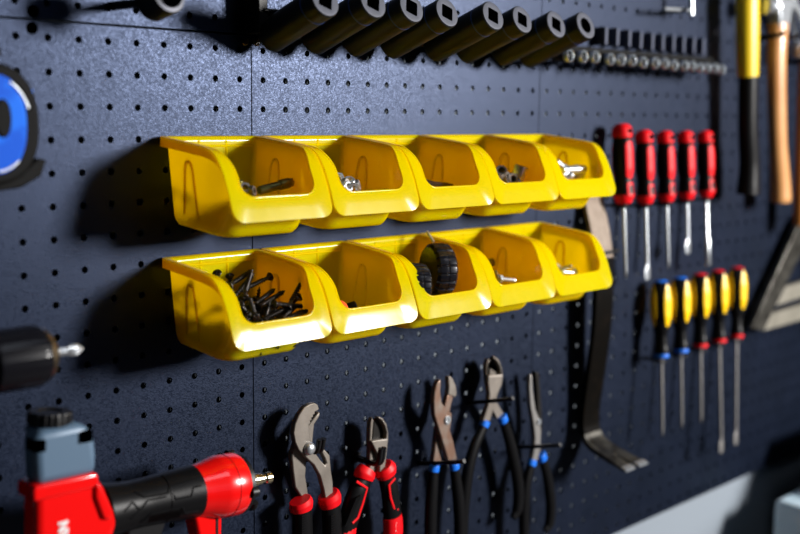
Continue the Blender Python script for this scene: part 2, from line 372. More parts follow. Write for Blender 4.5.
SCREWS = [[0.1674, -0.0526, -0.2456, 0.632, -0.147, -0.689, -0.324],
[0.1565, -0.0665, -0.2469, 0.137, -0.606, 0.358, 0.697],
[0.2035, -0.0446, -0.2356, 0.931, -0.322, 0.168, -0.042],
[0.16, -0.0333, -0.2436, 0.035, 0.728, -0.014, 0.684],
[0.1864, -0.064, -0.244, 0.619, 0.524, -0.412, -0.416],
[0.1653, -0.0206, -0.2424, 0.619, -0.089, 0.73, -0.275],
[0.1409, -0.0347, -0.2438, 0.482, -0.443, -0.53, -0.539],
[0.1973, -0.0387, -0.2442, 0.102, 0.494, 0.57, -0.649],
[0.1563, -0.0483, -0.2403, 0.625, -0.307, -0.475, -0.538],
[0.1526, -0.0709, -0.2402, 0.428, 0.297, 0.638, 0.567],
[0.1555, -0.0286, -0.2368, 0.352, 0.175, -0.71, -0.585],
[0.1456, -0.0326, -0.235, 0.732, -0.587, 0.178, 0.298],
[0.1935, -0.0691, -0.2449, 0.207, 0.676, -0.051, -0.705],
[0.1614, -0.0109, -0.239, 0.672, 0.247, -0.611, -0.338],
[0.1611, -0.08, -0.2396, 0.581, 0.158, 0.782, 0.161],
[0.1379, -0.0408, -0.2355, 0.443, 0.617, 0.522, -0.388],
[0.167, -0.044, -0.2346, 0.107, 0.534, 0.605, 0.58],
[0.141, -0.07, -0.2359, 0.913, 0.268, 0.017, -0.307],
[0.1877, -0.0739, -0.2379, 0.136, -0.696, -0.237, -0.665],
[0.1874, -0.0345, -0.2393, 0.613, 0.628, -0.053, -0.476],
[0.2002, -0.0287, -0.2164, 0.678, 0.092, -0.579, 0.443],
[0.1605, -0.0844, -0.228, 0.377, -0.413, -0.331, 0.76],
[0.1907, -0.0107, -0.2327, 0.08, -0.455, -0.006, -0.887],
[0.1603, -0.0781, -0.2322, 0.656, 0.475, -0.276, -0.517],
[0.1761, -0.0521, -0.2394, 0.688, 0.537, -0.394, -0.289],
[0.1758, -0.0691, -0.2319, 0.657, -0.298, -0.673, 0.163],
[0.1484, -0.0602, -0.2391, 0.22, 0.07, -0.539, 0.81],
[0.168, -0.0488, -0.2396, 0.657, 0.032, -0.588, 0.471],
[0.1966, -0.0735, -0.2302, 0.46, -0.435, -0.716, -0.295],
[0.1522, -0.0448, -0.2314, 0.698, -0.657, 0.095, -0.269],
[0.2076, -0.0508, -0.2356, 0.346, -0.192, -0.262, -0.88],
[0.1755, -0.0122, -0.2286, 0.688, -0.379, 0.475, -0.397],
[0.1872, -0.0183, -0.2368, 0.527, -0.417, -0.395, 0.627],
[0.1628, -0.042, -0.2277, 0.783, 0.316, -0.533, -0.047],
[0.1968, -0.0326, -0.2348, 0.022, 0.566, -0.263, -0.781],
[0.1674, -0.0302, -0.2286, 0.028, 0.496, 0.749, 0.438],
[0.1788, -0.0519, -0.2323, 0.163, -0.533, -0.411, -0.721],
[0.1906, -0.0471, -0.2329, 0.114, 0.658, 0.469, -0.577],
[0.1977, -0.0614, -0.2351, 0.131, 0.318, -0.46, 0.819],
[0.2074, -0.0641, -0.233, 0.81, -0.483, -0.087, -0.322],
[0.1466, -0.0511, -0.2167, 0.553, -0.273, 0.488, 0.618],
[0.1698, -0.0513, -0.23, 0.72, -0.56, 0.403, -0.076],
[0.1561, -0.0204, -0.2321, 0.524, 0.152, -0.49, -0.68],
[0.2029, -0.0516, -0.2249, 0.741, -0.667, 0.051, 0.047],
[0.1459, -0.0338, -0.2275, 0.345, -0.106, 0.593, 0.72],
[0.1441, -0.0696, -0.2253, 0.488, -0.83, 0.071, 0.26],
[0.196, -0.0222, -0.2337, 0.762, 0.134, -0.57, -0.277],
[0.193, -0.0672, -0.2261, 0.731, 0.539, 0.029, 0.417],
[0.1627, -0.0716, -0.2286, 0.621, -0.179, 0.689, -0.329],
[0.1628, -0.0715, -0.2214, 0.419, -0.094, -0.588, 0.685],
[0.1539, -0.0369, -0.2228, 0.458, 0.267, -0.495, 0.689],
[0.1778, -0.048, -0.224, 0.469, 0.658, 0.477, 0.346],
[0.1595, -0.0231, -0.22, 0.593, 0.032, 0.763, 0.254],
[0.1617, -0.0549, -0.2236, 0.33, -0.655, -0.392, 0.556],
[0.19, -0.0617, -0.2206, 0.363, -0.399, 0.654, 0.531],
[0.1972, -0.0535, -0.2208, 0.085, -0.028, -0.752, -0.653],
[0.1873, -0.0357, -0.2209, 0.602, 0.515, 0.15, 0.591],
[0.1965, -0.0274, -0.2293, 0.352, -0.592, -0.153, 0.709],
[0.1771, -0.0676, -0.2236, 0.501, 0.596, 0.301, -0.55],
[0.1748, -0.0266, -0.2148, 0.191, -0.21, -0.38, -0.881],
[0.17, -0.0682, -0.2159, 0.705, -0.268, -0.637, 0.161],
[0.1639, -0.0611, -0.2195, 0.233, 0.787, -0.379, -0.427],
[0.188, -0.0232, -0.2206, 0.384, -0.758, 0.518, -0.093],
[0.1816, -0.0399, -0.2147, 0.413, 0.061, 0.697, 0.583],
[0.1858, -0.0542, -0.2173, 0.12, 0.022, 0.585, -0.801],
[0.1903, -0.0805, -0.2376, 0.159, -0.364, -0.265, 0.879],
[0.1572, -0.0384, -0.2148, 0.083, 0.702, -0.373, -0.602],
[0.1984, -0.017, -0.2234, 0.825, -0.339, -0.396, 0.218],
[0.2076, -0.0136, -0.2293, 0.537, -0.077, 0.075, -0.837]]
def two(h, t, Yh, Yt, lab=None):                 # a screw from its head to its tip, points measured in the photo
    a = at(200 + h[0] / 6.14, 255 + h[1] / 6.14, Yh); c = at(200 + t[0] / 6.14, 255 + t[1] / 6.14, Yt); d = (c - a).normalized()
    q = d.to_track_quat('Z', 'Y'); p = a + d * (.041 * .35 * .95) if h[1] < t[1] else c - d * (.041 * .65 * .95)
    SCREWS.append([*p, *q] + ([lab] if lab else []))
two((103, 108), (135, 200), -.030, -.022, 'black screw standing head up at the back left of the screw heap')
two((182, 125), (200, 250), -.036, -.030, 'black screw with its round head raised, second from the back left of the heap')
two((66, 152), (200, 240), -.050, -.036)
two((433, 132), (230, 230), -.046, -.050, 'black screw lying above the heap, its head towards the right wall')
two((140, 210), (330, 90), -.060, -.045, 'black screw leaning across the heap with its point raised highest')
two((215, 250), (335, 110), -.055, -.046)
two((272, 255), (320, 90), -.072, -.050)
two((540, 320), (650, 124), -.078, -.068, 'black screw pointing up at the right end of the heap')
two((340, 330), (525, 218), -.070, -.060, 'black screw with its point raised in the middle of the heap')
two((300, 330), (465, 205), -.068, -.055)
two((612, 255), (530, 330), -.076, -.060, 'black screw head facing out at the right of the heap')
two((500, 400), (695, 332), -.088, -.083, 'black screw lying along the mouth of the bin, point to the right')
two((330, 355), (300, 260), -.080, -.055)
two((270, 405), (330, 330), -.086, -.060)
two((510, 385), (600, 300), -.086, -.070)
two((345, 420), (540, 320), -.083, -.074)
two((240, 300), (300, 380), -.082, -.060)
two((400, 390), (440, 250), -.080, -.060)
two((450, 300), (665, 318), -.080, -.076)
for k, d in enumerate(SCREWS):
    o = bpy.data.objects.new('drywall_screw', SCREW); COL.objects.link(o); o.rotation_mode = 'QUATERNION'
    o.location = d[:3]; o.rotation_quaternion = d[3:7]; o.scale = (.95, .95, .95)
    tag(o, d[7] if len(d) > 7 else 'black cross-head screw in the tangled heap in the lower left bin', 'screw', 'black screws heaped in the bin')
def ax_obj(name, lb, cat, grp, parts, c, d, m_):
    """thing built from turned parts along axis d through c"""
    root = empty(name, c, lb, cat, grp)
    for pn, prof, seg, mm in parts:
        b = MB(); b.lathe(prof, c, d, seg); b.build(pn, mm, root, bevel=.0003 if seg == 6 else 0, smooth=35)
    return root
def nut(px, py, Y, d, r, h, lb, mm='zinc', grp='zinc nuts in the second upper bin'):
    c = at(px, py, Y); d = Vector(d).normalized(); b = MB(); hr = r * .52; n = 24
    u = d.orthogonal().normalized(); w = d.cross(u)
    def hexr(t): return r * math.cos(PI / 6) / math.cos((t % (PI / 3)) - PI / 6)
    def ring(f, z): return [c + d * z + u * (f(2 * PI * k / n) * math.cos(2 * PI * k / n)) + w * (f(2 * PI * k / n) * math.sin(2 * PI * k / n)) for k in range(n)]
    R = [ring(lambda t: hr, h), ring(lambda t: r * .84, h), ring(lambda t: min(hexr(t), r), h * .86), ring(lambda t: min(hexr(t), r), h * .14), ring(lambda t: r * .84, 0), ring(lambda t: hr, 0)]
    b.rings(R, closed=True); return tag(b.build('hex_nut', mm, smooth=30), lb, 'nut', grp)
def bolt(px, py, Y, d, L, r, lb, mm='zinc', grp=None, head=1.9):
    c = at(px, py, Y); d = Vector(d).normalized(); b = MB(); o = 'bolt'
    root = empty('bolt', c, lb, 'bolt', grp)
    b.lathe([(r * head, 0), (r * head, r * 1.3)], c, d, 6); b.build('head', mm, root, bevel=.0003)
    b = MB(); n = int(L / (r * .5)); b.lathe([(r * (1 if k % 2 else .86), r * 1.3 + L * k / n) for k in range(n)] + [(r * .7, r * 1.3 + L)], c, d, 14); b.build('shank', mm, root, smooth=60)
# upper first bin: dark bolt, two nuts
M['olive'] = mat('olive_zinc', (.13, .12, .035), .35, .8); M['dull'] = mat('dull_nickel', (.22, .20, .18), .38, .75)
c = at(259, 190.5, -.060); dd = (at(286, 183.5, -.062) - c).normalized()
ax_obj('wall_plug_sleeve', 'olive metal sleeve anchor lying in the first upper bin', 'anchor', None, [('sleeve', [(.0030, 0), (.0036, .001), (.0036, .020), (.0044, .021), (.0044, .030)], 20, 'olive'), ('end_nut', [(.0040, .030), (.0040, .0335), (.0025, .034)], 6, 'dull')], c, dd, None)
nut(244, 190, -.062, (-.3, -.8, .5), .0052, .005, 'hex nut behind the lip of the first upper bin', 'dull', 'loose nuts in the first upper bin')
nut(250, 191.5, -.072, (.5, -.8, .2), .0045, .004, 'smaller hex nut beside the olive sleeve anchor', 'dull', 'loose nuts in the first upper bin')
nut(237, 184, -.050, (.2, -.3, .9), .0050, .004, 'dull nut at the back left of the first upper bin', 'olive', 'loose nuts in the first upper bin')
# upper second bin
for k, (px, py, Y, d) in enumerate([(338, 179, -.058, (-.4, -.8, .4)), (343, 184, -.066, (.3, -.9, .1)), (349, 183, -.062, (-.2, -.5, .8)), (355, 186, -.066, (.6, -.7, .2)), (346, 188, -.074, (0, -.9, .4)), (352, 189, -.076, (-.5, -.8, .1)), (340, 188, -.076, (.7, -.6, .3))]):
    nut(px, py, Y, d, .0052, .0045, ['bright nut on top of the pile in the bagged-nut bin', 'bright nut in the middle of the bagged-nut pile', 'bright nut lying flat on the bagged-nut pile', 'bright nut at the right of the bagged-nut pile', 'bright nut low in front of the bagged-nut pile', 'bright nut low at the right of the bagged-nut pile', 'bright nut low at the left of the bagged-nut pile'][k])
b = MB(); rows = []
for i in range(9):
    rows.append([Vector((BX[1] - .036 + .048 * i / 8, -.022 - .026 * (j / 8) - .003 * math.sin(i * 1.9 + j), BT - .016 - .040 * (j / 8) + .004 * math.sin(i * 1.3 - j * 1.1))) for j in range(9)])
V = [p for r in rows for p in r]; b.add(V, [[i * 9 + j, i * 9 + j + 1, i * 9 + j + 10, i * 9 + j + 9] for i in range(8) for j in range(8)])
tag(b.build('clear_bag', 'film', smooth=180, sub=2, solid=.0003), 'crumpled clear plastic bag inside the second upper bin', 'bag')
# upper middle bin: thin dark rod
b = MB(); b.sweep(smoothpath([at(424, 179.5, -.072), at(433, 182.5, -.066), at(448, 184, -.060)], 4), .0013, 8); tag(b.build('bent_wire', 'screwblack'), 'thin dark piece of wire in the middle upper bin', 'wire')
b = MB(); b.sweep([at(425, 183.5, -.072), at(452, 185.5, -.060)], .0018, 8); tag(b.build('nail', 'screwblack'), 'dark nail lying under the bent wire in the middle upper bin', 'nail')
# upper fourth bin: short dull couplers
for k, (px, py, d, r, h) in enumerate([(501, 174, (-.6, -.6, .5), .0050, .009), (504, 180, (.3, -.9, .2), .0056, .008), (511, 180, (-.4, -.9, 0), .0052, .008), (519, 175, (.15, -.25, .95), .0060, .013), (497, 179, (.2, -.5, .8), .0048, .009), (514, 185, (.7, -.7, 0), .0048, .010), (507, 186, (-.8, -.5, .2), .0046, .010)]):
    r *= 1.15; h *= 1.25; c = at(px, py - 1.5, -.064); d = Vector(d).normalized(); c = c - d * h / 2
    b = MB(); b.lathe([(r * .62, h * .35), (r * .62, h - .0002), (r * .95, h), (r, h - .0006), (r, .0006), (r * .92, 0), (r * .6, 0), (r * .6, h * .3)], c, d, 20, cap0=True, cap1=True)
    tag(b.build('coupler', 'dull' if k != 3 else 'zinc', smooth=40), ['dull coupler at the top left of the pile in the fourth upper bin', 'dull coupler showing its bore in the fourth upper bin', 'small dull coupler in the middle of the fourth upper bin', 'upright bright coupler at the right of the fourth upper bin', 'dull coupler against the left wall of the fourth upper bin', 'dull coupler low at the right in the fourth upper bin', 'dull coupler low at the front of the fourth upper bin'][k], 'coupler', 'short couplers in the fourth upper bin')
# upper fifth bin: long bright sockets
for k, (p0, p1, r) in enumerate([((556, 162), (569, 172), .0046), ((562, 170), (584, 169), .0050), ((557, 178), (566, 172), .0048), ((565, 179), (572, 174), .0044), ((574, 178), (585, 174), .0046)]):
    a = at(*p0, -.062 - .004 * (k % 2)); c = at(*p1, -.066 - .004 * (k % 2)); L = (c - a).length
    b = MB(); b.lathe([(r * .55, L - .004), (r * .6, L), (r * .92, L), (r, L - .001), (r, L * .55), (r * .85, L * .5), (r * .85, .001), (r * .78, 0)], a, (c - a), 22)
    tag(b.build('socket', 'zinc', smooth=40), ['long bright socket slanting down from the back of the fifth upper bin', 'bright socket lying with its dark bore to the right in the fifth upper bin', 'short bright socket at the front left of the fifth upper bin', 'short bright socket at the front of the fifth upper bin', 'bright socket low at the right of the fifth upper bin'][k], 'socket', 'bright sockets in the fifth upper bin')
# lower second bin: small orange-red cap
b = MB(); c = at(339, 309.5, -.068); b.lathe([(.0050, 0), (.0058, .001), (.0058, .006), (.0035, .0075)], c, (.3, -.5, .8), 22); o = b.build('button', 'orangered'); tag(o, 'small orange-red button just above the lip of the nearly empty lower bin', 'button')
b = MB(); c = at(346, 309, -.066); b.lathe([(.0038, 0), (.0045, .001), (.0045, .009), (.003, .010)], c, (.8, -.5, .3), 18); tag(b.build('rubber_plug', 'rubber'), 'small black plug beside the orange-red button', 'plug')
# lower third bin: two ribbed caps
def ribbed(px, py, Y, R, W, d, lb):
    c = at(px, py, Y); d = Vector(d).normalized()
    root = empty('ribbed_cap', c, lb, 'cap', 'black ribbed caps')
    b = MB(); b.lathe([(R * .55, -W / 2), (R * .86, -W / 2), (R * .97, -W * .38), (R, -W * .2), (R, -W * .06), (R, -W * .045), (R, W * .045), (R, W * .06), (R, W * .2), (R * .97, W * .38), (R * .86, W / 2), (R * .60, W / 2)], c, d, 120, rmod=lambda th, t: 1 - (.05 if math.cos(20 * th) > .80 else .018 * (1 if abs(t) < W * .05 else 0))); b.build('tread', 'capblack', root, smooth=28)
    b = MB(); b.lathe([(R * .62, W / 2 - .0005), (R * .60, W * .30), (R * .25, W * .28), (R * .22, W * .42), (R * .10, W * .42)], c, d, 30); b.build('hub', 'capblack', root, smooth=35)
M['capblack'] = mat('glossy_black_cap', (.007, .007, .010), .26, spec=.42)
dd = (-.30, -.90, .14); dd = (.93, .25, .10)
ribbed(416, 285.5, -.076, .0210, .0180, (-.90, .42, .05), 'smaller black ribbed cap on the left in the third lower bin')
ribbed(438, 270.5, -.059, .0265, .0215, (-.91, .38, .03), 'larger black ribbed cap leaning on the right in the third lower bin')
# lower fourth bin
bolt(499, 278.5, -.066, (.75, -.35, -.12), .016, .0024, 'small bright bolt with a washer behind the lip of the fourth lower bin', 'zinc')
b = MB(); c = at(497, 276.5, -.062); b.lathe([(.0026, 0), (.0068, 0), (.0068, .0012), (.0026, .0012)], c, (.75, -.6, .3), 24); tag(b.build('washer', 'zinc'), 'round washer leaning in the fourth lower bin', 'washer')
b = MB(); c = at(490, 263, -.030); b.lathe([(.0028, 0), (.0046, .001), (.0046, .003), (.003, .005)], c, (-.2, -.9, .3), 18); tag(b.build('rivet', 'dull'), 'dull rivet head high at the back left of the fourth lower bin', 'rivet')
b = MB(); a = at(427, 231.5, -.026); c = at(433.5, 242, -.034); b.sweep([a, c], .0014, 10); tag(b.build('steel_pin', 'zinc'), 'thin bright pin resting over the rim between the third and fourth lower bins', 'pin')
# lower fifth bin
bolt(559, 269.5, -.062, (.3, -.8, .3), .012, .0021, 'bright bolt end showing at the left of the fifth lower bin', 'zinc', 'small bolts in the fifth lower bin')
bolt(562, 272, -.068, (.9, -.2, -.1), .015, .0017, 'bright bolt lying towards the right in the fifth lower bin', 'zinc', 'small bolts in the fifth lower bin')
nut(555, 266, -.058, (.3, -.5, .8), .0042, .0035, 'small nut at the back of the fifth lower bin', 'zinc', 'small nuts in the fifth lower bin')
nut(574, 272, -.070, (.3, -.8, .5), .0045, .0030, 'small nut nearest the lip of the fifth lower bin', 'zinc', 'small nuts in the fifth lower bin')

# ------------------------------------------------------------------ hooks
def prong_hook(x, z, L=.035, up=.010, r=.0021, label='', double=.009):
    b = MB()
    for s_ in ((-1, 1) if double else (0,)):
        xx = x + s_ * double / 2
        b.sweep(smoothpath([(xx, .001, z), (xx, -L * .6, z), (xx, -L, z + up * .15), (xx, -L - .004, z + up)], 5), r, 10)
    if double: b.box((x, -.001, z), (double / 2 + .003, .001, .005))
    return tag(b.build('peg_hook', 'black'), label, 'peg hook', 'black peg hooks')

def tip_hook(px, py, L, up, r, rise, double, label):
    """rod from the board out to a tip; px, py: measured tip"""
    t = at(px, py, -L - .004); b = MB()
    for s_ in ((-1, 1) if double else (0,)):
        xx = t.x + s_ * double / 2; z = t.z - up
        b.sweep(smoothpath([(xx, .001, z - rise), (xx, -L * .6, z - rise * .4), (xx, -L, z + up * .15), (xx, -L - .004, z + up)], 5), r, 10)
    if double: b.box((t.x, -.001, t.z - up - rise), (double / 2 + .003, .001, .005))
    return tag(b.build('peg_hook', 'black'), label, 'peg hook', 'black peg hooks')

# ------------------------------------------------------------------ impact sockets on rail
EDIR = Vector((0, -math.cos(math.radians(20)), math.sin(math.radians(20))))
SX = [.2225, .2710, .3190, .3670, .4275, .4725, .5295, .5735]
SL = [.070, .0758, .0739, .0717, .0749, .0736, .0713, .076]
SR = [.0145, .0145, .0143, .0143, .0146, .0142, .0146, .0150]
sl = ['leftmost black impact socket of the row, cut by the top edge', 'second black impact socket from the left', 'third black impact socket from the left', 'fourth black impact socket from the left',
      'fifth black impact socket, just right of the row centre', 'third black impact socket from the right end', 'second black impact socket from the right end', 'rightmost black impact socket with a round bore, beside the chrome sockets']
for i, (x, L, r, lb) in enumerate(zip(SX, SL, SR, sl)):
    o0 = Vector((x, -.024, .0135))
    root = empty('impact_socket', o0, lb, 'socket', 'black impact sockets on the rail')
    b = MB(); b.lathe([(r - .001, -.006), (r, -.005), (r, L - .001 - .016), (r - .0004, L - .0155), (r - .0004, L - .0145), (r, L - .014), (r, L - .0012), (r - .001, L)], o0, EDIR, 40, cap1=False)
    # end face ring with square drive (round bore on the last one)
    def sq(th, k=None):
        if i == 7: return 1
        c = max(abs(math.cos(th + .35)), abs(math.sin(th + .35))); return min(1 / c, 1.33) / 1.0
    hr = r * (.46 if i < 7 else .55)
    b.build('socket_body', 'impact', root, smooth=35)
    a = EDIR; u = a.cross(Vector((0, 0, 1))).normalized(); w = a.cross(u)
    def ring(rr, t, f=None): return [o0 + a * t + u * (rr * (f(th) if f else 1) * math.cos(th)) + w * (rr * (f(th) if f else 1) * math.sin(th)) for th in [2 * PI * k / 40 for k in range(40)]]
    c = MB(); c.rings([ring(r - .001, L), ring(r * .8, L + .0002), ring(hr, L, sq)], False, False); c.build('end_face', 'impact_end', root, smooth=35)
    c = MB(); c.rings([ring(hr, L, sq), ring(hr, L - .016, sq)], False, True); c.build('drive_hole', 'impact', root, smooth=35)
    c = MB(); c.lathe([(r + .00005, L - .0158), (r + .00025, L - .0152), (r + .00005, L - .0146)], o0, EDIR, 40, cap0=False, cap1=False); c.build('size_ring', 'blue_line', root)
root = empty('socket_rail', (.40, -.012, .012), 'long black rail holding the impact sockets', 'socket rail')
b = MB(); b.box((.395, -.006, .022), (.185, .003, .009)); b.box((.395, -.016, .0325), (.185, .010, .0015)); b.build('rail', 'black', root, bevel=.001)
for bx_, bh_ in ((.2105, .022), (.5855, .014)):
    b = MB(); b.box((bx_, -.014, .013 + bh_), (.005, .010, bh_)); b.build('end_bracket', 'black', root, bevel=.001)
for x in SX:
    b = MB(); b.box((x, -.020, .016), (.0055, .008, .0055), Matrix.Rotation(math.radians(-20), 3, 'X')); b.build('drive_stud', 'black', root, bevel=.0008)
# short wide black socket hanging by itself at the top
e0 = at(169, -7, -.075); d0 = Vector((.05, -.96, .22)).normalized(); o0 = e0 - d0 * .022
root = empty('impact_socket', o0, 'short wide black socket cut by the top edge, left of the socket row', 'socket')
b = MB(); b.lathe([(.0115, -.004), (.0152, 0), (.0152, .020), (.0142, .022), (.0112, .0222), (.0105, .021), (.0100, .010)], o0, d0, 40); b.build('socket_body', 'impact', root, smooth=35)
b = MB(); b.lathe([(.0140, .0221), (.0114, .0225)], o0, d0, 40, cap0=False, cap1=False); b.build('end_face', 'impact_end', root)
prong_hook(o0.x, o0.z, .055, 0, .0035, 'peg behind the short wide black socket at the top edge', 0)

# ------------------------------------------------------------------ small chrome sockets with holder tabs
cen = [(571, 53), (585, 51.5), (597, 52.3), (612, 52.6), (623, 55), (634, 57.5), (645, 58), (657, 60), (666.5, 61.4), (676, 62), (686.5, 62.6), (694, 64), (702, 64.5), (709, 65), (716.5, 65.7), (723.5, 67.3)]
pd = Vector((-.10, -.99, .05)).normalized()
for i, (px, py) in enumerate(cen):
    R = .0068 if i < 10 else .0064
    e = at(px, py, -.052); e.z = .0115 + .0006 * (i % 3) - .0002 * i
    o0 = e - pd * .024
    lb = ('leftmost small chrome socket, under the last impact socket' if i == 0 else 'rightmost small chrome socket, beside the hammer shadow' if i == len(cen) - 1 else
          'small chrome socket, %s in the packed row' % ['', 'second from the left', 'third from the left', 'fourth from the left', 'fifth from the left', 'sixth from the left', 'seventh from the left', 'eighth from the left', 'eighth from the right', 'seventh from the right', 'sixth from the right', 'fifth from the right', 'fourth from the right', 'third from the right', 'second from the right'][i])
    root = empty('chrome_socket', o0, lb, 'socket', 'small chrome sockets in a row')
    b = MB(); b.lathe([(R * .75, 0), (R * .8, .001), (R * .8, .009), (R * .97, .012), (R * .97, .0195)], o0, pd, 28); b.build('socket_body', 'impact', root, smooth=60)  # chrome body coloured dark: its dark reflections are painted in
    b = MB(); b.lathe([(R, .0185), (R * 1.02, .0205), (R * 1.01, .0226), (R * .95, .0240), (R * .86, .0244), (R * .78, .0236), (R * .73, .0215), (R * .70, .0185)], o0, pd, 28, cap0=False, cap1=False); b.build('end_ring', 'mirror', root, smooth=80)
    b = MB(); b.lathe([(R * .71, .0150), (R * .71, .0195)], o0, pd, 28); b.build('bore', 'cabinet', root)
root = empty('socket_rack', (.80, -.01, .03), 'black rack with upright metal tabs above the chrome sockets', 'socket rack')
b = MB(); b.box((.805, -.006, .0235), (.178, .005, .0030)); b.build('rack_bar', 'cabinet', root, bevel=.001)
for k in range(16):
    x = .640 + k * .0215
    b = MB(); b.sweep([(x, -.015, .012), (x, -.030, .012)], .0045, 10); b.build('holder_pin', 'black', root)
tabs = [(606, 27, 45), (617.5, 28, 46), (629.5, 30, 47), (641, 31.5, 49), (652.5, 33, 50.5), (663, 34.5, 51), (673.6, 35.5, 52), (683.8, 36.5, 53), (694, 37.5, 54), (703.5, 38.5, 55)]
for px, y0, y1 in tabs:
    p = at(px, y0, -.016); q = at(px, y1, -.016)
    b = MB(); b.box((p.x, -.009, (p.z + q.z) / 2), (.0026, .0085, (p.z - q.z) / 2)); b.build('tab', 'tabgrey', root, bevel=.0008)

# T-handle at the top
root = empty('sliding_t_handle', at(691, 8, -.03), 'small chrome T-shaped handle near the top edge, above the chrome sockets', 'T-handle')
b = MB(); p = at(664, 9, -.03); q = at(691, 10.2, -.03); b.sweep([p, q], .0024, 12); b.build('bar', 'chrome', root)
b = MB(); p = at(691, -6, -.03); q = at(691, 15.5, -.03); b.sweep([p, q], .0038, 14); b.build('head', 'chrome', root, bevel=.0008)
prong_hook(.865, .078, .034, .004, .002, 'hook carrying the chrome T-shaped handle', 0)

# ------------------------------------------------------------------ screwdrivers
def patch(b, prof, x, y, ztop, az, half, t0, t1, lift, oval=False, nt=20, na=8, mi=0):
    """raised panel on a turned handle"""
    rows = []; bot = []
    for i in range(nt + 1):
        t = t0 + (t1 - t0) * i / nt; r = prof(t)
        s_ = (2 * i / nt - 1)
        h = half * (math.sqrt(max(0, 1 - s_ * s_)) if oval else (1 - abs(s_) ** 8) ** .5 if abs(s_) < 1 else 0) + .0001
        rows.append([(x + (r + lift) * math.cos(az + h * (2 * k / na - 1)), y + (r + lift) * math.sin(az + h * (2 * k / na - 1)), ztop - t) for k in range(na + 1)])
        bot.append([(x + (r - .0015) * math.cos(az + h * (2 * k / na - 1)), y + (r - .0015) * math.sin(az + h * (2 * k / na - 1)), ztop - t) for k in range(na + 1)])
    R = [a + c[::-1] for a, c in zip(rows, bot)]
    b.rings(R, True, True, mi=mi)
def mkprof(L): 
    def f(t):
        for (r0, a), (r1, c) in zip(L, L[1:]):
            if t <= c: k = (t - a) / (c - a) if c > a else 0; k = k * k * (3 - 2 * k); return r0 + (r1 - r0) * k
        return L[-1][0]
    return f
def rod(b, x, y, z0, z1, r, tip):
    L = z0 - z1
    if tip == 'flat':
        b.lathe([(r, 0), (r, L - .014)], (x, y, z0), (0, 0, -1), 14)
        z = z0 - L; R = []
        for w, h, t in ((r, r, .020), (r * 2.1, r * .8, .016), (r * 2.7, r * .55, .011), (r * 2.5, r * .35, .004), (r * 2.0, r * .22, 0)):
            R.append([(x + w * math.cos(2 * PI * k / 14) * (1 / max(abs(math.cos(2 * PI * k / 14)), abs(math.sin(2 * PI * k / 14)))) ** .6, y + h * math.sin(2 * PI * k / 14), z + t) for k in range(14)])
        b.rings(R)
    elif tip == 'wide':
        b.lathe([(r, 0), (r, L * .58), (r * 1.5, L * .62), (r * 1.5, L - .001), (r * 1.3, L)], (x, y, z0), (0, 0, -1), 14)
    else:
        b.lathe([(r, 0), (r, L - .009), (r * .85, L - .006), (r * .25, L)], (x, y, z0), (0, 0, -1), 14)
RP = mkprof([(.0085, 0), (.0112, .004), (.0118, .012), (.0106, .020), (.0116, .034), (.0116, .052), (.0098, .066), (.0104, .072), (.0118, .086), (.0090, .094)])
def red_driver(x, y, zt, zb, zend, tip, rr, lb, sc=1, tilt=0):
    H = zt - zb; k = H / .094; f = lambda t: RP(t / k) * sc
    root = empty('screwdriver', (x, y, zb), lb, 'screwdriver', 'red and black screwdrivers')
    b = MB(); b.lathe([(f(t * H / 40), t * H / 40) for t in range(7, 37)], (x, y, zt), (0, 0, -1), 28); b.build('grip', 'rubber', root)
    b = MB(); b.lathe([(.004 * sc, -.0005), (.0075 * sc, .0006)] + [(f(t * H / 40), t * H / 40) for t in range(2, 8)], (x, y, zt), (0, 0, -1), 28); b.build('end_cap', 'red', root)
    az = -PI / 2 - .08
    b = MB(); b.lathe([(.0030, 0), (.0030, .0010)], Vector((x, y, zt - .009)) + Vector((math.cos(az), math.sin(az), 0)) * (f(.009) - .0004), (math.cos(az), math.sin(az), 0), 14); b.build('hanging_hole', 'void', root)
    b = MB(); b.lathe([(f(t * H / 40), t * H / 40) for t in range(36, 41)] + [(.0055, H + .002)], (x, y, zt), (0, 0, -1), 28); b.build('collar', 'red', root)
    for a in (az, az + PI):
        b = MB(); patch(b, f, x, y, zt, a, .60, .020 * k, .066 * k, .0007 * sc); b.build('grip_insert', 'red', root)
        b = MB(); patch(b, f, x, y, zt, a, .50, .069 * k, .088 * k, .0006 * sc); i_ = b.build('thumb_pad', 'red', root)
        b = MB(); patch(b, f, x, y, zt, a, .24, .073 * k, .084 * k, .0011 * sc); b.build('pad_centre', 'rubber', i_)
    b = MB(); rod(b, x, y, zb, zend, rr, tip); b.build('shaft', 'chrome', root)
    b = MB(); b.lathe([(.0042, 0), (.0038, .006)], (x, y, zb + .001), (0, 0, -1), 14); b.build('bolster', 'black', root)
    root.rotation_euler = (math.radians(-4.5), 0, 0); return root
RD = [(.7540, -.0615, -.1560, -.2480, 'point', .0021, 'largest red-and-black screwdriver, nearest the yellow bins', 1.06),
      (.8018, -.0688, -.1585, -.2540, 'flat', .0024, 'second red-and-black screwdriver from the bins, long chrome shaft', .97),
      (.8500, -.0700, -.1585, -.2440, 'point', .0025, 'middle screwdriver of the five red-and-black ones', .95),
      (.8985, -.0700, -.1575, -.2290, 'flat', .0025, 'red-and-black screwdriver with a short shaft and broad flat tip', .95),
      (.9480, -.0700, -.1570, -.2490, 'wide', .0026, 'rightmost red-and-black screwdriver, its shaft thicker at the lower end', .95)]
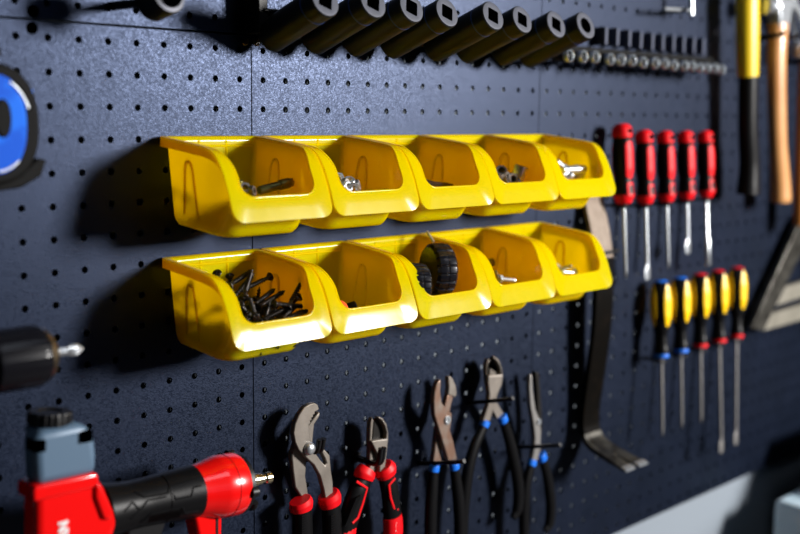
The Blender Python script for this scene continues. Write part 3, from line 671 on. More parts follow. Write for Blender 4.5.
def bracket(x, y, z, label, R=.006):
    b = MB(); b.sweep([(x - R, .001, z), (x - R, y, z)] + [(x - R * math.cos(a), y - R * math.sin(a), z) for a in (.5, 1, 1.57, 2.1, 2.6)] + [(x + R, y, z), (x + R, .001, z)], .0012, 8, ref=(0, 0, 1))
    return tag(b.build('peg_hook', 'black'), label, 'peg hook', 'wire loops holding screwdrivers')
for x, zt, zb, ze, tip, rr, lb, sc in RD:
    red_driver(x, -.030, zt, zb, ze, tip, rr, lb, sc); 
wl = ['largest', 'second', 'middle', 'short-shafted', 'rightmost']
for (x, zt, zb, *_), w in zip(RD, wl): bracket(x, -.030, zb - .0045, 'wire loop under the %s red-and-black screwdriver' % w)
YP = mkprof([(.0080, 0), (.0112, .004), (.0128, .012), (.0140, .026), (.0135, .044), (.0105, .060), (.0078, .072), (.0080, .082), (.0095, .092), (.0088, .099)])
def yel_driver(x, y, zt, zb, zend, tip, rr, c, lb, shaft='nickel'):
    H = zt - zb; f = lambda t: YP(t)
    root = empty('screwdriver', (x, y, zb), lb, 'screwdriver', 'yellow and black screwdrivers')
    b = MB(); b.lathe([(f(t * H / 40), t * H / 40) for t in range(1, 39)], (x, y, zt), (0, 0, -1), 32, rmod=lambda th, t: 1 - .06 * (1 + math.cos(4 * th + PI)) * .5 * (1 if t < .055 else 0)); b.build('handle', 'rubber', root)
    b = MB(); b.lathe([(.005, -.0006), (.0078, .0000), (.0096, .0018)], (x, y, zt), (0, 0, -1), 28); b.build('end_cap', c, root)
    b = MB(); b.lathe([(.0094, 0), (.0098, .002), (.0094, .0045), (.006, .0055)], (x, y, zb + .0045), (0, 0, -1), 28); b.build('collar', c, root)
    for a in (-PI / 2 - .22, PI - .34, PI / 2 - .3, -.3):
        b = MB(); patch(b, f, x, y, zt, a, .47, .004, .060, .0008, True); b.build('grip_insert', 'yellowp', root)
    b = MB(); rod(b, x, y, zb, zend, rr, tip); b.build('shaft', shaft, root)
    root.rotation_euler = (math.radians(-5), 0, 0); return root
YD = [(.8545, -.4640, 'point', .0019, 'bluep', 'yellow-and-black screwdriver with blue ends, nearest the pry bar'), (.9050, -.4625, 'point', .0019, 'bluep', 'second yellow-and-black screwdriver, the other one with blue ends'),
      (.9550, -.4650, 'point', .0021, 'red', 'middle yellow-and-black screwdriver, the leftmost with red ends'), (1.0055, -.5170, 'flat', .0021, 'red', 'yellow-and-black screwdriver with red ends and the longest shaft'),
      (1.0560, -.5140, 'flat', .0021, 'red', 'rightmost yellow-and-black screwdriver with red ends')]
for (x, ze, tip, rr, c, lb), dx, ry in zip(YD, (0, -.003, -.003, -.003, -.005), (.04, .04, .04, .02, .07)):
    yel_driver(x + dx, -.030, -.2615, -.3610, ze, tip, rr, c, lb).rotation_euler = (math.radians(-5), ry, 0)
for (x, *_), w in zip(YD, ['blue-ended yellow screwdriver nearest the pry bar', 'second blue-ended yellow screwdriver', 'middle yellow screwdriver', 'longest yellow screwdriver', 'rightmost yellow screwdriver']):
    bracket(x, -.030, -.3660, 'wire loop under the ' + w)

# ------------------------------------------------------------------ pliers
def P(pts, off, sc, Y): return [at(off[0] + x / sc[0], off[1] + y / sc[1], Y) for x, y in pts]
def plate(name, pts, off, sc, Y, th, m, root, bevel=.0012):
    b = MB(); b.prism(P(pts, off, sc, Y), (0, th, 0)); return b.build(name, m, root, bevel=bevel)
def grip(name, pts, off, sc, Y, rad, m, root, flat=.75, ref=(0, 1, 0), n=6, seg=16, bevel=0):
    pp = smoothpath(P(pts, off, sc, Y), n); N = len(pp)
    rr = [lerpl(rad, k / (N - 1)) for k in range(N)] if isinstance(rad, list) else rad
    b = MB(); b.sweep(pp, rr, seg, flat, ref); return b.build(name, m, root, bevel=bevel)
def strip(name, pts, off, sc, Y, r, m, root):
    b = MB(); b.sweep(smoothpath(P(pts, off, sc, Y), 1), r, 8, .5); return b.build(name, m, root)
# groove-joint pliers
off, sc = (280, 390), (3.714, 3.714); Y = -.024
root = empty('groove_joint_pliers', at(325, 470, Y), 'groove-joint pliers with red and black grips and a big round pivot', 'pliers')
plate('jaw', [(148, 80), (149, 96), (128, 128), (122, 190), (112, 235), (100, 260), (95, 320), (103, 370), (110, 418), (92, 416), (57, 362), (49, 300), (44, 240), (60, 190), (106, 132), (128, 104)], off, sc, Y + .004, .006, 'steel', root)
plate('jaw', [(146, 72), (141, 54), (128, 48), (112, 52), (92, 64), (72, 92), (57, 125), (51, 160), (57, 195), (70, 224), (98, 252), (128, 280), (150, 320), (163, 368), (172, 418), (198, 410), (197, 345), (190, 300), (185, 243), (165, 220), (156, 232), (168, 255), (174, 272), (168, 280), (152, 262), (136, 240), (122, 225), (116, 195), (110, 160), (108, 130), (115, 122), (113, 115), (120, 112), (118, 104), (125, 101), (124, 93), (131, 90), (130, 82), (138, 78)], off, sc, Y - .003, .006, 'steel', root)
b = MB(); c = at(280 + 107 / 3.714, 390 + 217 / 3.714, Y - .003); b.lathe([(.0062, -.001), (.0062, .0012), (.0054, .0032), (.0036, .0046), (.0010, .0052)], c, (0, -1, 0), 24); b.build('pivot', 'zinc', root)
for pts, cp in (([(80, 425), (83, 480), (84, 534), (86, 600), (92, 680)], [(74, 408), (78, 425), (80, 445)]), ([(186, 415), (192, 470), (194, 534), (192, 600), (186, 680)], [(178, 385), (184, 405), (188, 428)])):
    grip('grip', pts, off, sc, Y, [.0100, .0106, .0108, .011, .0105], 'rubber', root, .7)
    grip('collar', cp, off, sc, Y, [.0112, .0125, .0112], 'red', root, .78, bevel=.0015)
    x1 = pts[1][0] + 19
    strip('grip_stripe', [(pts[0][0] + 24, 462), (x1 + 3, 500), (x1 + 2, 534), (x1, 600)], off, sc, Y - .0055, .0022, 'red', root)
    rb = MB()
    for k in range(11):
        a = at(280 + (pts[1][0] - 3) / 3.714, 390 + (470 + k * 9) / 3.714, Y - .0077); c = at(280 + (pts[1][0] + 12) / 3.714, 390 + (464 + k * 9) / 3.714, Y - .0068)
        rb.sweep([a, c], .0007, 6)
    rb.build('grip_ridges', 'rubber', root)
tip_hook(321.5, 439, .028, .014, .0026, 0, .005, 'peg hook through the groove-joint pliers')
# side cutters, red and black
off, sc = (340, 400), (3.99, 3.99); Y = -.024
root = empty('diagonal_cutters', at(380, 470, Y), 'side cutters with red and black grips, right of the groove-joint pliers', 'pliers')
plate('jaw', [(131, 68), (122, 90), (119, 150), (120, 200), (117, 285), (120, 300), (140, 298), (150, 250), (158, 215), (190, 165), (187, 158), (128, 162), (131, 120), (135, 80)], off, sc, Y + .002, .006, 'steel', root)
plate('jaw', [(155, 66), (172, 73), (186, 95), (193, 130), (193, 160), (187, 215), (178, 290), (158, 290), (160, 250), (150, 215), (126, 165), (150, 160), (186, 156), (187, 130), (180, 104), (167, 82), (152, 72)], off, sc, Y - .003, .006, 'steel', root)
plate('shaded_bevel', [(137, 74), (152, 70), (170, 84), (182, 106), (187, 135), (186, 158), (128, 162), (131, 120)], off, sc, Y + .003, .0035, 'darksteel', root)  # bevels lie in shadow; that dark is put into their colour
grip('grip', [(100, 300), (75, 360), (50, 430), (28, 500), (10, 580), (0, 660)], off, sc, Y, [.0095, .0125, .0125, .0118, .011, .0105], 'rubber', root, .65)
grip('grip', [(182, 300), (198, 360), (206, 430), (212, 500), (210, 580), (205, 660)], off, sc, Y, [.0092, .0105, .0108, .0108, .0105, .010], 'rubber', root, .65)
grip('collar', [(110, 275), (98, 297), (92, 315)], off, sc, Y, [.0105, .0125, .011], 'red', root, .75, bevel=.0015)
grip('collar', [(172, 262), (180, 280), (186, 300)], off, sc, Y, [.0100, .0128, .0110], 'red', root, .78, bevel=.0015)
strip('grip_stripe', [(66, 325), (108, 352), (92, 410), (72, 470), (50, 492)], off, sc, Y - .0078, .0014, 'red', root)
strip('grip_stripe', [(220, 312), (196, 340), (202, 390), (216, 432), (232, 438)], off, sc, Y - .0062, .0014, 'red', root)
g = grip('grip_sleeve', [(208, 462), (211, 500), (210, 580), (205, 650)], off, sc, Y, [.0113, .0116, .0114, .0108], 'red', root, .72)
g2 = grip('grip_sleeve', [(36, 500), (22, 545), (10, 590)], off, sc, Y - .001, [.0095, .0115, .0115], 'red', root, .65)
rb = MB()
for k in range(13):
    a = at(340 + (86 - k * 3.6) / 3.99, 400 + (380 + k * 9) / 3.99, Y - .0092); c = at(340 + (62 - k * 3.6) / 3.99, 400 + (396 + k * 9) / 3.99, Y - .0090); rb.sweep([a, c], .0007, 6)
rb.build('grip_ridges', 'rubber', root)
wt = MB()                                        # white lettering down the red sleeve
for k, (dx, w) in enumerate(((0, 0), (0, 1), (0, 2), (0, 3))):
    y0 = 490 + k * 11
    segs = [((223, y0), (236, y0 + 1)), ((223, y0 + 1), (223, y0 + 7)), ((236, y0 + 1), (236, y0 + 7))] if k % 2 else [((223, y0), (236, y0)), ((230, y0), (230, y0 + 7)), ((223, y0 + 7), (236, y0 + 7))]
    for a, c in segs: wt.sweep([at(340 + a[0] / 3.99, 400 + a[1] / 3.99, Y - .0076), at(340 + c[0] / 3.99, 400 + c[1] / 3.99, Y - .0072)], .00045, 6)
wt.build('lettering', 'white', root)
tip_hook(382.5, 448, .034, .018, .0027, 0, .004, 'peg hook through the red side cutters')
# slip-joint pliers with blue bands
def blue_pliers(name, lb, off, sc, Y, plates, piv, bands, grips, hook, hl, m='rusty'):
    root = empty(name, at(off[0] + piv[0] / sc[0], off[1] + piv[1] / sc[1], Y), lb, 'pliers', 'blue-banded pliers')
    for k, (n_, pts, dy, mm) in enumerate(plates): plate(n_, pts, off, sc, Y + dy, .006, mm, root)
    if piv[2]:
        b = MB(); c = at(off[0] + piv[0] / sc[0], off[1] + piv[1] / sc[1], Y - .003); b.lathe([(piv[2], -.001), (piv[2], .001), (piv[2] * .8, .0018), (piv[2] * .45, .0018), (piv[2] * .4, .0008)], c, (0, -1, 0), 22); b.build('pivot', 'zinc', root)
    for pts in bands: grip('blue_band', pts, off, sc, Y, .0062, 'bluep', root, .8, bevel=.001)
    for pts, rr in grips: grip('handle', pts, off, sc, Y, rr, 'rubber', root, .75)
    hp, L = hook
    tip_hook(off[0] + hp[0] / sc[0], off[1] + hp[1] / sc[1], L, .002, .0023, .016, 0, hl)
blue_pliers('slip_joint_pliers', 'slip-joint pliers with blue-banded black handles and a round bolt, leftmost of the blue-banded pliers', (415, 350), (2.9, 2.9), -.024,
    [('jaw', [(97, 78), (99, 110), (96, 130), (118, 138), (122, 125), (119, 103), (110, 82), (103, 75)], .002, 'steel'),
     ('jaw', [(74, 84), (64, 98), (57, 125), (55, 150), (57, 190), (68, 225), (80, 265), (97, 322), (123, 318), (112, 265), (102, 232), (107, 200), (107, 182), (95, 178), (88, 165), (78, 152), (74, 120), (76, 92)], -.003, 'rusty'),
     ('jaw_shank', [(96, 128), (112, 135), (104, 165), (98, 200), (80, 240), (78, 290), (77, 330), (52, 330), (58, 290), (64, 230), (80, 190)], .003, 'rusty')],
    (93, 203, .0048), ([(57, 334), (54, 354)], [(113, 327), (115, 346)]),
    [([(54, 352), (50, 400), (46, 460), (45, 534), (50, 600), (56, 660)], [.0060, .0070, .0075, .0075, .0070, .0066]), ([(115, 345), (122, 400), (128, 460), (130, 534), (124, 600), (118, 660)], [.0060, .0070, .0075, .0075, .0070, .0066])],
    ((143, 322), .060), 'peg hook carrying the slip-joint pliers with the round bolt')
blue_pliers('diagonal_cutters', 'side cutters with blue-banded black handles, the tallest of the blue-banded pliers', (455, 340), (2.754, 2.754), -.024,
    [('jaw', [(93, 50), (88, 68), (87, 92), (90, 122), (97, 150), (112, 172), (137, 212), (120, 216), (104, 186), (96, 160), (110, 130), (132, 104), (130, 97), (98, 97), (98, 74), (99, 58)], .002, 'steel'),
     ('jaw', [(108, 44), (122, 54), (130, 76), (133, 98), (130, 122), (118, 150), (110, 180), (97, 224), (77, 224), (92, 180), (96, 150), (92, 118), (94, 98), (128, 96), (126, 78), (117, 60), (106, 50)], -.003, 'steel'),
     ('shaded_bevel', [(100, 58), (108, 46), (120, 60), (127, 78), (129, 97), (95, 98), (97, 76)], .003, 'darksteel')],  # shade on the bevels painted with the dark steel
    (110, 150, 0), ([(84, 222), (78, 240)], [(129, 209), (134, 226)]),
    [([(78, 240), (55, 290), (38, 350), (28, 420), (22, 490), (20, 570), (22, 650)], [.0060, .0068, .0074, .0075, .0072, .0070, .0066]), ([(134, 225), (148, 270), (160, 320), (170, 370), (175, 420), (172, 465), (160, 490)], [.0060, .0068, .0074, .0075, .0075, .0072, .005])],
    ((160, 160), .060), 'peg hook carrying the blue-banded side cutters')
blue_pliers('long_nose_pliers', 'long-nose pliers with blue-banded black handles, nearest the pry bar', (455, 340), (2.754, 2.754), -.024,
    [('jaw', [(208, 94), (205, 130), (208, 180), (217, 230), (221, 270), (219, 300), (212, 332), (228, 334), (236, 300), (238, 250), (232, 215), (222, 190), (215, 140), (213, 96)], -.003, 'nickel'),
     ('jaw', [(224, 86), (232, 92), (236, 140), (240, 195), (241, 240), (236, 275), (243, 316), (230, 318), (224, 290), (228, 240), (228, 200), (226, 140), (222, 95)], .002, 'darksteel')],
    (230, 225, .0035), ([(214, 330), (209, 347)], [(237, 313), (242, 331)]),
    [([(209, 347), (198, 390), (192, 440), (190, 500), (192, 570), (196, 640)], [.0058, .0066, .0072, .0072, .0070, .0066]), ([(242, 330), (253, 370), (261, 420), (264, 465), (260, 505), (248, 525)], [.0058, .0066, .0072, .0072, .0070, .0045])],
    ((290, 288), .062), 'peg hook carrying the long-nose pliers')

# ------------------------------------------------------------------ pry bar: a bent flat ribbon
def ribbon(b, path, hw, th, mi=0):
    """path of (x, y, z) centre points, hw list half widths in X"""
    pp = smoothpath(path, 8); N = len(pp); R = []
    for k, p in enumerate(pp):
        t = (pp[min(k + 1, N - 1)] - pp[max(k - 1, 0)]).normalized(); n = Vector((1, 0, 0)).cross(t).normalized(); w = lerpl(hw, k / (N - 1)); h = lerpl(th, k / (N - 1))
        R.append([p + Vector((w, 0, 0)) + n * h, p + Vector((-w, 0, 0)) + n * h, p + Vector((-w, 0, 0)) - n * h, p + Vector((w, 0, 0)) - n * h])
    b.rings(R, mi=mi)
root = empty('pry_bar', (.722, -.02, -.30), 'long black flat pry bar hanging behind the right end of the bins', 'pry bar')
b = MB(); ribbon(b, [(.722, -.0085, -.140), (.722, -.0095, -.160), (.722, -.0165, -.185), (.722, -.0225, -.212), (.722, -.0245, -.222)], [.018, .019, .019, .0185], [.0025, .003]); tag(b.build('nail_puller_end', 'lit_tan', root, bevel=.0008), 'bare steel upper end, its lit tan painted in')
b = MB(); ribbon(b, [(.722, -.0245, -.222), (.722, -.026, -.245), (.722, -.027, -.27), (.722, -.0255, -.31), (.722, -.020, -.36), (.721, -.0155, -.400), (.720, -.0150, -.425), (.720, -.0175, -.4375)], [.0185, .018, .0175, .017, .017], [.003, .0035]); b.build('bar', 'barblack', root, bevel=.0008)
b = MB(); ribbon(b, [(.720, -.0175, -.4375), (.720, -.023, -.446), (.720, -.036, -.453), (.720, -.055, -.459)], [.017, .019, .020], [.0035, .0030]); b.build('heel', 'worn', root, bevel=.0008)
for sx in (-1, 1):
    b = MB(); pts = []
    top = [(.720 + sx * .0012, -.055), (.720 + sx * .0200, -.055), (.720 + sx * .0235, -.083), (.720 + sx * .0040, -.083)]
    R = []
    for k in range(6):
        t = k / 5; y = -.055 - .030 * t; z = -.4590 - .0075 * t; xa = .720 + sx * (.0008 + .0034 * t); xb = .720 + sx * (.0200 + .0035 * t); h = .0030 - .0022 * t
        R.append([(xa, y, z + h), (xb, y, z + h), (xb, y, z - h), (xa, y, z - h)])
    b.rings(R); b.build('claw', 'worn', root, bevel=.0004)
    b = MB(); b.prism([(.720 + sx * .0042, -.0852, -.4668), (.720 + sx * .0235, -.0852, -.4668), (.720 + sx * .0235, -.0852, -.4648), (.720 + sx * .0042, -.0852, -.4648)], (0, -.0006, 0)); b.prism([(.720 + sx * .0040, -.0848, -.4645), (.720 + sx * .0235, -.0848, -.4645), (.720 + sx * .0232, -.0785, -.4626), (.720 + sx * .0036, -.0785, -.4626)], (0, 0, .0006)); b.build('bright_edge', 'chrome', root)
h = at(603, 243, -.026)
b = MB(); b.sweep([(.700, .001, -.2135), (.700, -.031, -.2135), (.7205, -.0335, -.2135), (.745, -.031, -.2135), (.745, .001, -.2135)], .0022, 10, ref=(0, 0, 1)); tag(b.build('peg_hook', 'black'), 'black wire hook wrapping the upper end of the pry bar', 'peg hook')

# ------------------------------------------------------------------ hammers
def claw_head(root, x, y, z, ref, s_=1, m='chrome'):
    b = MB(); b.lathe([(.011, 0), (.0135, .002), (.0135, .008), (.0095, .013), (.009, .026), (.012, .034)], (x - .052 * s_, y, z), (1, 0, 0), 22); b.build('striking_face', m, root)
    b = MB(); b.prism([(x - .026, y - .010, z + .012), (x + .020, y - .010, z + .014), (x + .018, y - .010, z - .010), (x + .014, y - .010, z - .034), (x - .014, y - .010, z - .034), (x - .018, y - .010, z - .010)], (0, .020, 0)); b.build('eye', m, root, bevel=.003)
    for k in (-1, 1):
        b = MB(); b.sweep(smoothpath([(x + .014, y + k * .005, z + .004), (x + .034, y + k * .006, z + .004), (x + .052, y + k * .007, z - .008), (x + .066, y + k * .008, z - .030), (x + .070, y + k * .008, z - .044)], 5), [.009, .0075, .006, .0045, .003], 10, .55); b.build('claw', m, root)
Y = -.04
root = empty('hammer', (1.02, Y, -.16), 'hammer with a yellow handle and black rubber grip', 'hammer')
b = MB(); b.sweep([(1.0120, Y, .155), (1.0130, Y, .10), (1.0195, Y, .04), (1.0245, Y, .0030)], [.0150, .0178, .0172, .0160], 24, .85, (0, 1, 0)); b.build('handle', 'hyellow', root)
b = MB(); b.sweep(smoothpath([(1.0255, Y, .010), (1.0280, Y, -.02), (1.0330, Y, -.07), (1.0420, Y, -.115), (1.0430, Y, -.148), (1.0430, Y, -.157)], 6), [.0150, .0150, .0150, .0155, .0180, .0185], 20, .85, (0, 1, 0)); b.build('grip', 'rubber', root, bevel=.001)
claw_head(root, 1.015, Y, .18, None, 1, 'worn')
prong_hook(1.02, .140, .055, .006, .003, 'double peg hook under the yellow-handled hammer head', .045)
root = empty('claw_hammer', (1.11, Y, -.17), 'steel claw hammer with a varnished wooden handle', 'hammer')
b = MB(); b.sweep(smoothpath([(1.103, Y, .078), (1.104, Y, .03), (1.112, Y, -.03), (1.123, Y, -.09), (1.136, Y, -.14), (1.141, Y, -.166), (1.1415, Y, -.1725)], 6), [.0165, .0160, .0155, .0150, .0165, .0178, .0160], 20, .8, (0, 1, 0)); b.build('handle', 'wood', root)
claw_head(root, 1.105, Y, .100, None)
prong_hook(1.105, .060, .055, .006, .003, 'double peg hook under the wooden-handled claw hammer', .045)
root = empty('ball_hammer', (1.215, Y, -.17), 'hammer with orange wooden handle cut by the right edge', 'hammer')
b = MB(); b.sweep(smoothpath([(1.196, Y, .06), (1.198, Y, -.02), (1.204, Y, -.10), (1.212, Y, -.21)], 6), [.013, .0135, .014, .0145], 18, .8); b.build('handle', 'wood2', root)
b = MB(); b.lathe([(.010, 0), (.0125, .002), (.0125, .012), (.009, .018), (.012, .030), (.012, .052), (.008, .060), (.011, .070), (.006, .082)], (1.158, Y - .0, .046), (1, 0, 0), 22); b.build('head', 'zinc', root)
prong_hook(1.196, .030, .055, .006, .003, 'double peg hook under the hammer cut by the right edge', .040)
root = empty('pliers', at(796, 5, -.03), 'piece of a bright steel tool in the top right corner', 'tool')
b = MB(); b.sweep(smoothpath([at(788, -12, -.03), at(795, 4, -.03), at(803, 22, -.03)], 5), [.005, .007, .006], 12, .6); b.build('jaw', 'zinc', root)

# ------------------------------------------------------------------ steel square at the right edge
Y = -.022
root = empty('steel_square', at(790, 280, Y), 'worn steel framing square with pale wooden slats, leaning at the right edge', 'square')
def q(*pts): return [at(x, y, Y) for x, y in pts]
b = MB(); b.prism(q((752, 328), (763, 331), (812, 232), (812, 205), (800, 222)), (0, .008, 0)); b.build('blade', 'worn', root, bevel=.001)
b = MB(); b.prism(q((764, 331), (772, 314), (830, 296), (830, 312)), (0, .010, 0)); b.build('lower_slat', 'palewood', root, bevel=.001)
b = MB(); b.prism(q((776, 306), (786, 287), (830, 274), (830, 288)), (0, .010, 0)); b.build('upper_slat', 'palewood', root, bevel=.001)
b = MB(); b.prism(q((816, 330), (824, 330), (824, 230), (816, 230)), (0, .012, 0)); b.build('crosspiece', 'worn', root, bevel=.001)
h = at(812, 222, 0); prong_hook(h.x, h.z, .032, .004, .003, 'peg hook above the steel square', 0)

# ------------------------------------------------------------------ blue and black tape measure (left edge)
Y = -.055; c = at(-15, 124, Y)
root = empty('tape_measure', c, 'black tape measure with a glossy blue face at the left edge', 'tape measure')
def rr_(cx, cz, a, bb, n=40, e=2.6):
    return [(cx + a * math.copysign(abs(math.cos(t)) ** (2 / e), math.cos(t)), cz + bb * math.copysign(abs(math.sin(t)) ** (2 / e), math.sin(t))) for t in [2 * PI * k / n for k in range(n)]]
def shell(name, a, bb, y0, y1, m, root, e=2.3, bevel=.004, cx=c.x, cz=c.z):
    b = MB(); b.prism([(x, y0, z) for x, z in rr_(cx, cz, a, bb, 48, e)], (0, y1 - y0, 0)); return b.build(name, m, root, bevel=bevel, bseg=4)
shell('case', .0350, .0415, -.066, -.020, 'cabinet', root)
f_ = shell('face', .0235, .0335, -.0690, -.060, 'bluelens', root, bevel=.0015)
shell('face_boss', .0060, .0130, -.0705, -.066, 'cabinet', root, 2.2, .0015, c.x + .006, c.z + .004)
for t0_, t1_ in ((.35, 1.1), (-.9, -1.5)):
    b = MB(); b.sweep([(c.x + .026 * math.cos(t), -.0692, c.z + .0315 * math.sin(t)) for t in [t0_ + (t1_ - t0_) * k / 8 for k in range(9)]], .0008, 6); b.build('face_trim', 'zinc', root)
b = MB(); b.box((c.x + .037, -.045, c.z + .020), (.0015, .005, .004)); b.build('lock_button', 'bluep', root, bevel=.001)
ed = at(43, 166, -.045); b = MB(); b.prism([at(-30, 196, -.062), at(-30, 180, -.062), at(20, 176, -.062), at(38, 158, -.062), at(47, 160, -.062), at(42, 176, -.062), at(22, 188, -.062)], (0, .022, 0)); b.build('mouth', 'cabinet', root, bevel=.0015)
prong_hook(c.x - .004, c.z + .0460, .060, .004, .003, 'peg hook carrying the tape measure', .02)

# ------------------------------------------------------------------ cordless drill chuck (left edge), axis along X
c = at(30, 356.5, -.085); cz = c.z; cy = -.085
root = empty('cordless_drill', (c.x, cy, cz), 'cordless drill chuck with a bit pointing right, cut by the left edge', 'drill')
x0 = at(0, 357, cy).x - .012; x1 = at(37, 357, cy).x
Lk = x1 - x0
def flut(th, t): return 1 - .022 * (1 if math.cos(30 * th) > .1 else 0)
b = MB(); b.lathe([(.0205, .0), (.0213, .0008), (.0215, .004), (.0215, Lk - .007), (.0210, Lk - .003), (.0198, Lk - .0005), (.0160, Lk)], (x0 + .003, cy, cz), (1, 0, 0), 130, rmod=lambda th, t: flut(th, t) if .004 < t < Lk - .006 else 1); b.build('chuck_sleeve', 'chuck', root, smooth=25)
b = MB(); b.lathe([(.0200, 0), (.0192, .0028), (.0160, .0068), (.0105, .0102), (.0078, .0118), (.0062, .0122)], (x1 + .0012, cy, cz), (1, 0, 0), 40); b.build('nose_ring', 'goldring', root)
b = MB(); b.lathe([(.0208, -.045), (.0208, 0)], (x0 + .001, cy, cz), (1, 0, 0), 48); b.build('rear_sleeve', 'chuck', root, bevel=.0015)
b = MB(); b.lathe([(.028, -.14), (.032, -.12), (.032, -.02), (.024, 0)], (x0 - .045, cy, cz), (1, 0, 0), 40); b.build('motor_housing', 'black', root)
b = MB(); b.sweep(smoothpath([(x0 - .11, cy, cz - .02), (x0 - .115, cy, cz - .08), (x0 - .105, cy, cz - .14)], 5), [.021, .019, .021], 18, .8); b.box((x0 - .10, cy, cz - .16), (.045, .035, .022)); b.build('handle', 'black', root)
xb = x1 + .012; xe = at(83, 352, cy).x
b = MB(); b.lathe([(.0030, 0), (.0030, xe - xb - .011)], (xb, cy, cz), (1, 0, 0), 6, mi=0)
b.lathe([(.0030, xe - xb - .0125), (.0042, xe - xb - .0095), (.0042, xe - xb - .005), (.0010, xe - xb)], (xb, cy, cz), (1, 0, 0), 32, rmod=lambda th, t: 1 if t < xe - xb - .011 else .62 + .38 * abs(math.cos(2 * th)) ** .6)
b.build('driver_bit', 'zinc', root, smooth=30)
prong_hook(x0 - .03, cz - .028, .11, .006, .0035, 'double hook under the cordless drill', .03)

# ------------------------------------------------------------------ red air nailer
Y = -.065
A = at(98, 508, Y); Bp = at(246, 481.5, Y)
ax = (Bp - A).normalized(); hy = Vector((0, 1, 0)); upv = ax.cross(hy) * -1
if upv.z < 0: upv = -upv
def N(px, py, dY=0): p = at(px, py, Y + dY); return p
root = empty('air_nailer', (A + Bp) / 2, 'red air nailer with a grey head and black rubber grip', 'nailer')
# end cap
Lc = .0455
e1 = at(235, 483.5, Y); s0 = e1 - ax * Lc
b = MB(); b.lathe([(.0185, -.006), (.0205, .004), (.0222, .013), (.0248, .022), (.0256, .026), (.0258, Lc - .003), (.0250, Lc - .001)], s0, ax, 48); b.build('end_cap', 'redgloss', root, smooth=30)
b = MB(); b.lathe([(.02605, .0325), (.0257, .0330)], s0, ax, 48, cap0=False, cap1=False); b.build('cap_seam', 'black', root)
b = MB(); b.lathe([(.0246, Lc - .0015), (.0246, Lc + .0030), (.0230, Lc + .0045)], s0, ax, 48); 
for a in range(3):
    th = 1.1 + a * 2.1; d = upv * math.sin(th) + hy * math.cos(th); b.lathe([(.0045, 0), (.0045, .006), (.003, .0065)], s0 + ax * (Lc - .002) + d * .0240, ax, 16)
b.build('cap_gasket', 'black', root)
e2 = s0 + ax * (Lc + .004)
nd = ax
b = MB(); b.lathe([(.0062, 0), (.0074, .001), (.0074, .005), (.0055, .006)], e2, nd, 24); b.build('thread_seal', 'copper', root)
b = MB(); b.lathe([(.0068, .005), (.0068, .012)], e2, nd, 6); b.lathe([(.0054, .012), (.0054, .018), (.0048, .0185), (.0048, .0225), (.0036, .0235), (.0036, .0265), (.0050, .0275), (.0050, .0325), (.0040, .0335)], e2, nd, 24); b.build('air_nipple', 'brass', root, smooth=30)
# grip
g0 = at(100, 512, Y); g1 = s0 + ax * .003
b = MB(); n = 24; pts = [g0.lerp(g1, k / n) for k in range(n + 1)]
rad = [lerpl([.0215, .0200, .0187, .0186, .0192, .0198, .0205, .0212], k / n) for k in range(n + 1)]
b.sweep(pts, rad, 40, 1.0, (0, 1, 0)); g = b.build('handle_grip', 'rubber', root)
b = MB()
def onG(t, th, lift=.0002):
    p = g0.lerp(g1, t); r = lerpl([.0215, .0200, .0187, .0186, .0192, .0198, .0205, .0212], t) + lift
    return p + hy * (-math.cos(th) * r) + upv * (math.sin(th) * r)
for path in ([(.25, .9), (.33, .55), (.58, .5), (.62, .75), (.95, .8)], [(.28, .1), (.36, .4), (.58, .38)], [(.3, -.5), (.4, -.15), (.72, -.15), (.78, -.5), (.95, -.5)], [(.62, .45), (.66, .2), (.82, .2), (.86, .5), (.95, .5)], [(.10, .2), (.2, .45), (.27, .1), (.16, -.2)], [(.62, 1.4), (.62, -1.2)]):
    pp = []
    for (a, c_), (d, e_) in zip(path, path[1:]):
        for k in range(8): pp.append(onG(a + (d - a) * k / 8, c_ + (e_ - c_) * k / 8))
    b.sweep(pp, .0007, 6)
for k in range(16):
    t = .40 + k * .022; b.sweep([onG(t, -.25 - j * .1) for j in range(5)], .0005, 6)
b.build('grip_ribbing', 'rubber', g)
# head: rounded box housing
def slab(name, pts, dY0, dY1, m, bevel, bseg=4):
    b = MB(); b.prism([at(x, y, Y + dY0) for x, y in pts], (0, dY1 - dY0, 0)); return b.build(name, m, root, bevel=bevel, bseg=bseg)
hd = -.022; hk = -.002
grey = [(37, 488), (35, 450), (35, 441), (40, 432), (60, 428), (80, 424), (90, 426), (96, 436), (98, 455), (97.5, 474)]
slab('head_housing', grey, hd, hk, 'greyh', .006)
for (x, y) in ((39, 446), (86, 436)):
    p = at(x, y, Y + hd); b = MB(); b.box((p.x, p.y + .004, p.z), (.0042, .0070, .0042), Matrix.Rotation(.05, 3, 'Y')); b.build('corner_bolt', 'void', root, bevel=.001)
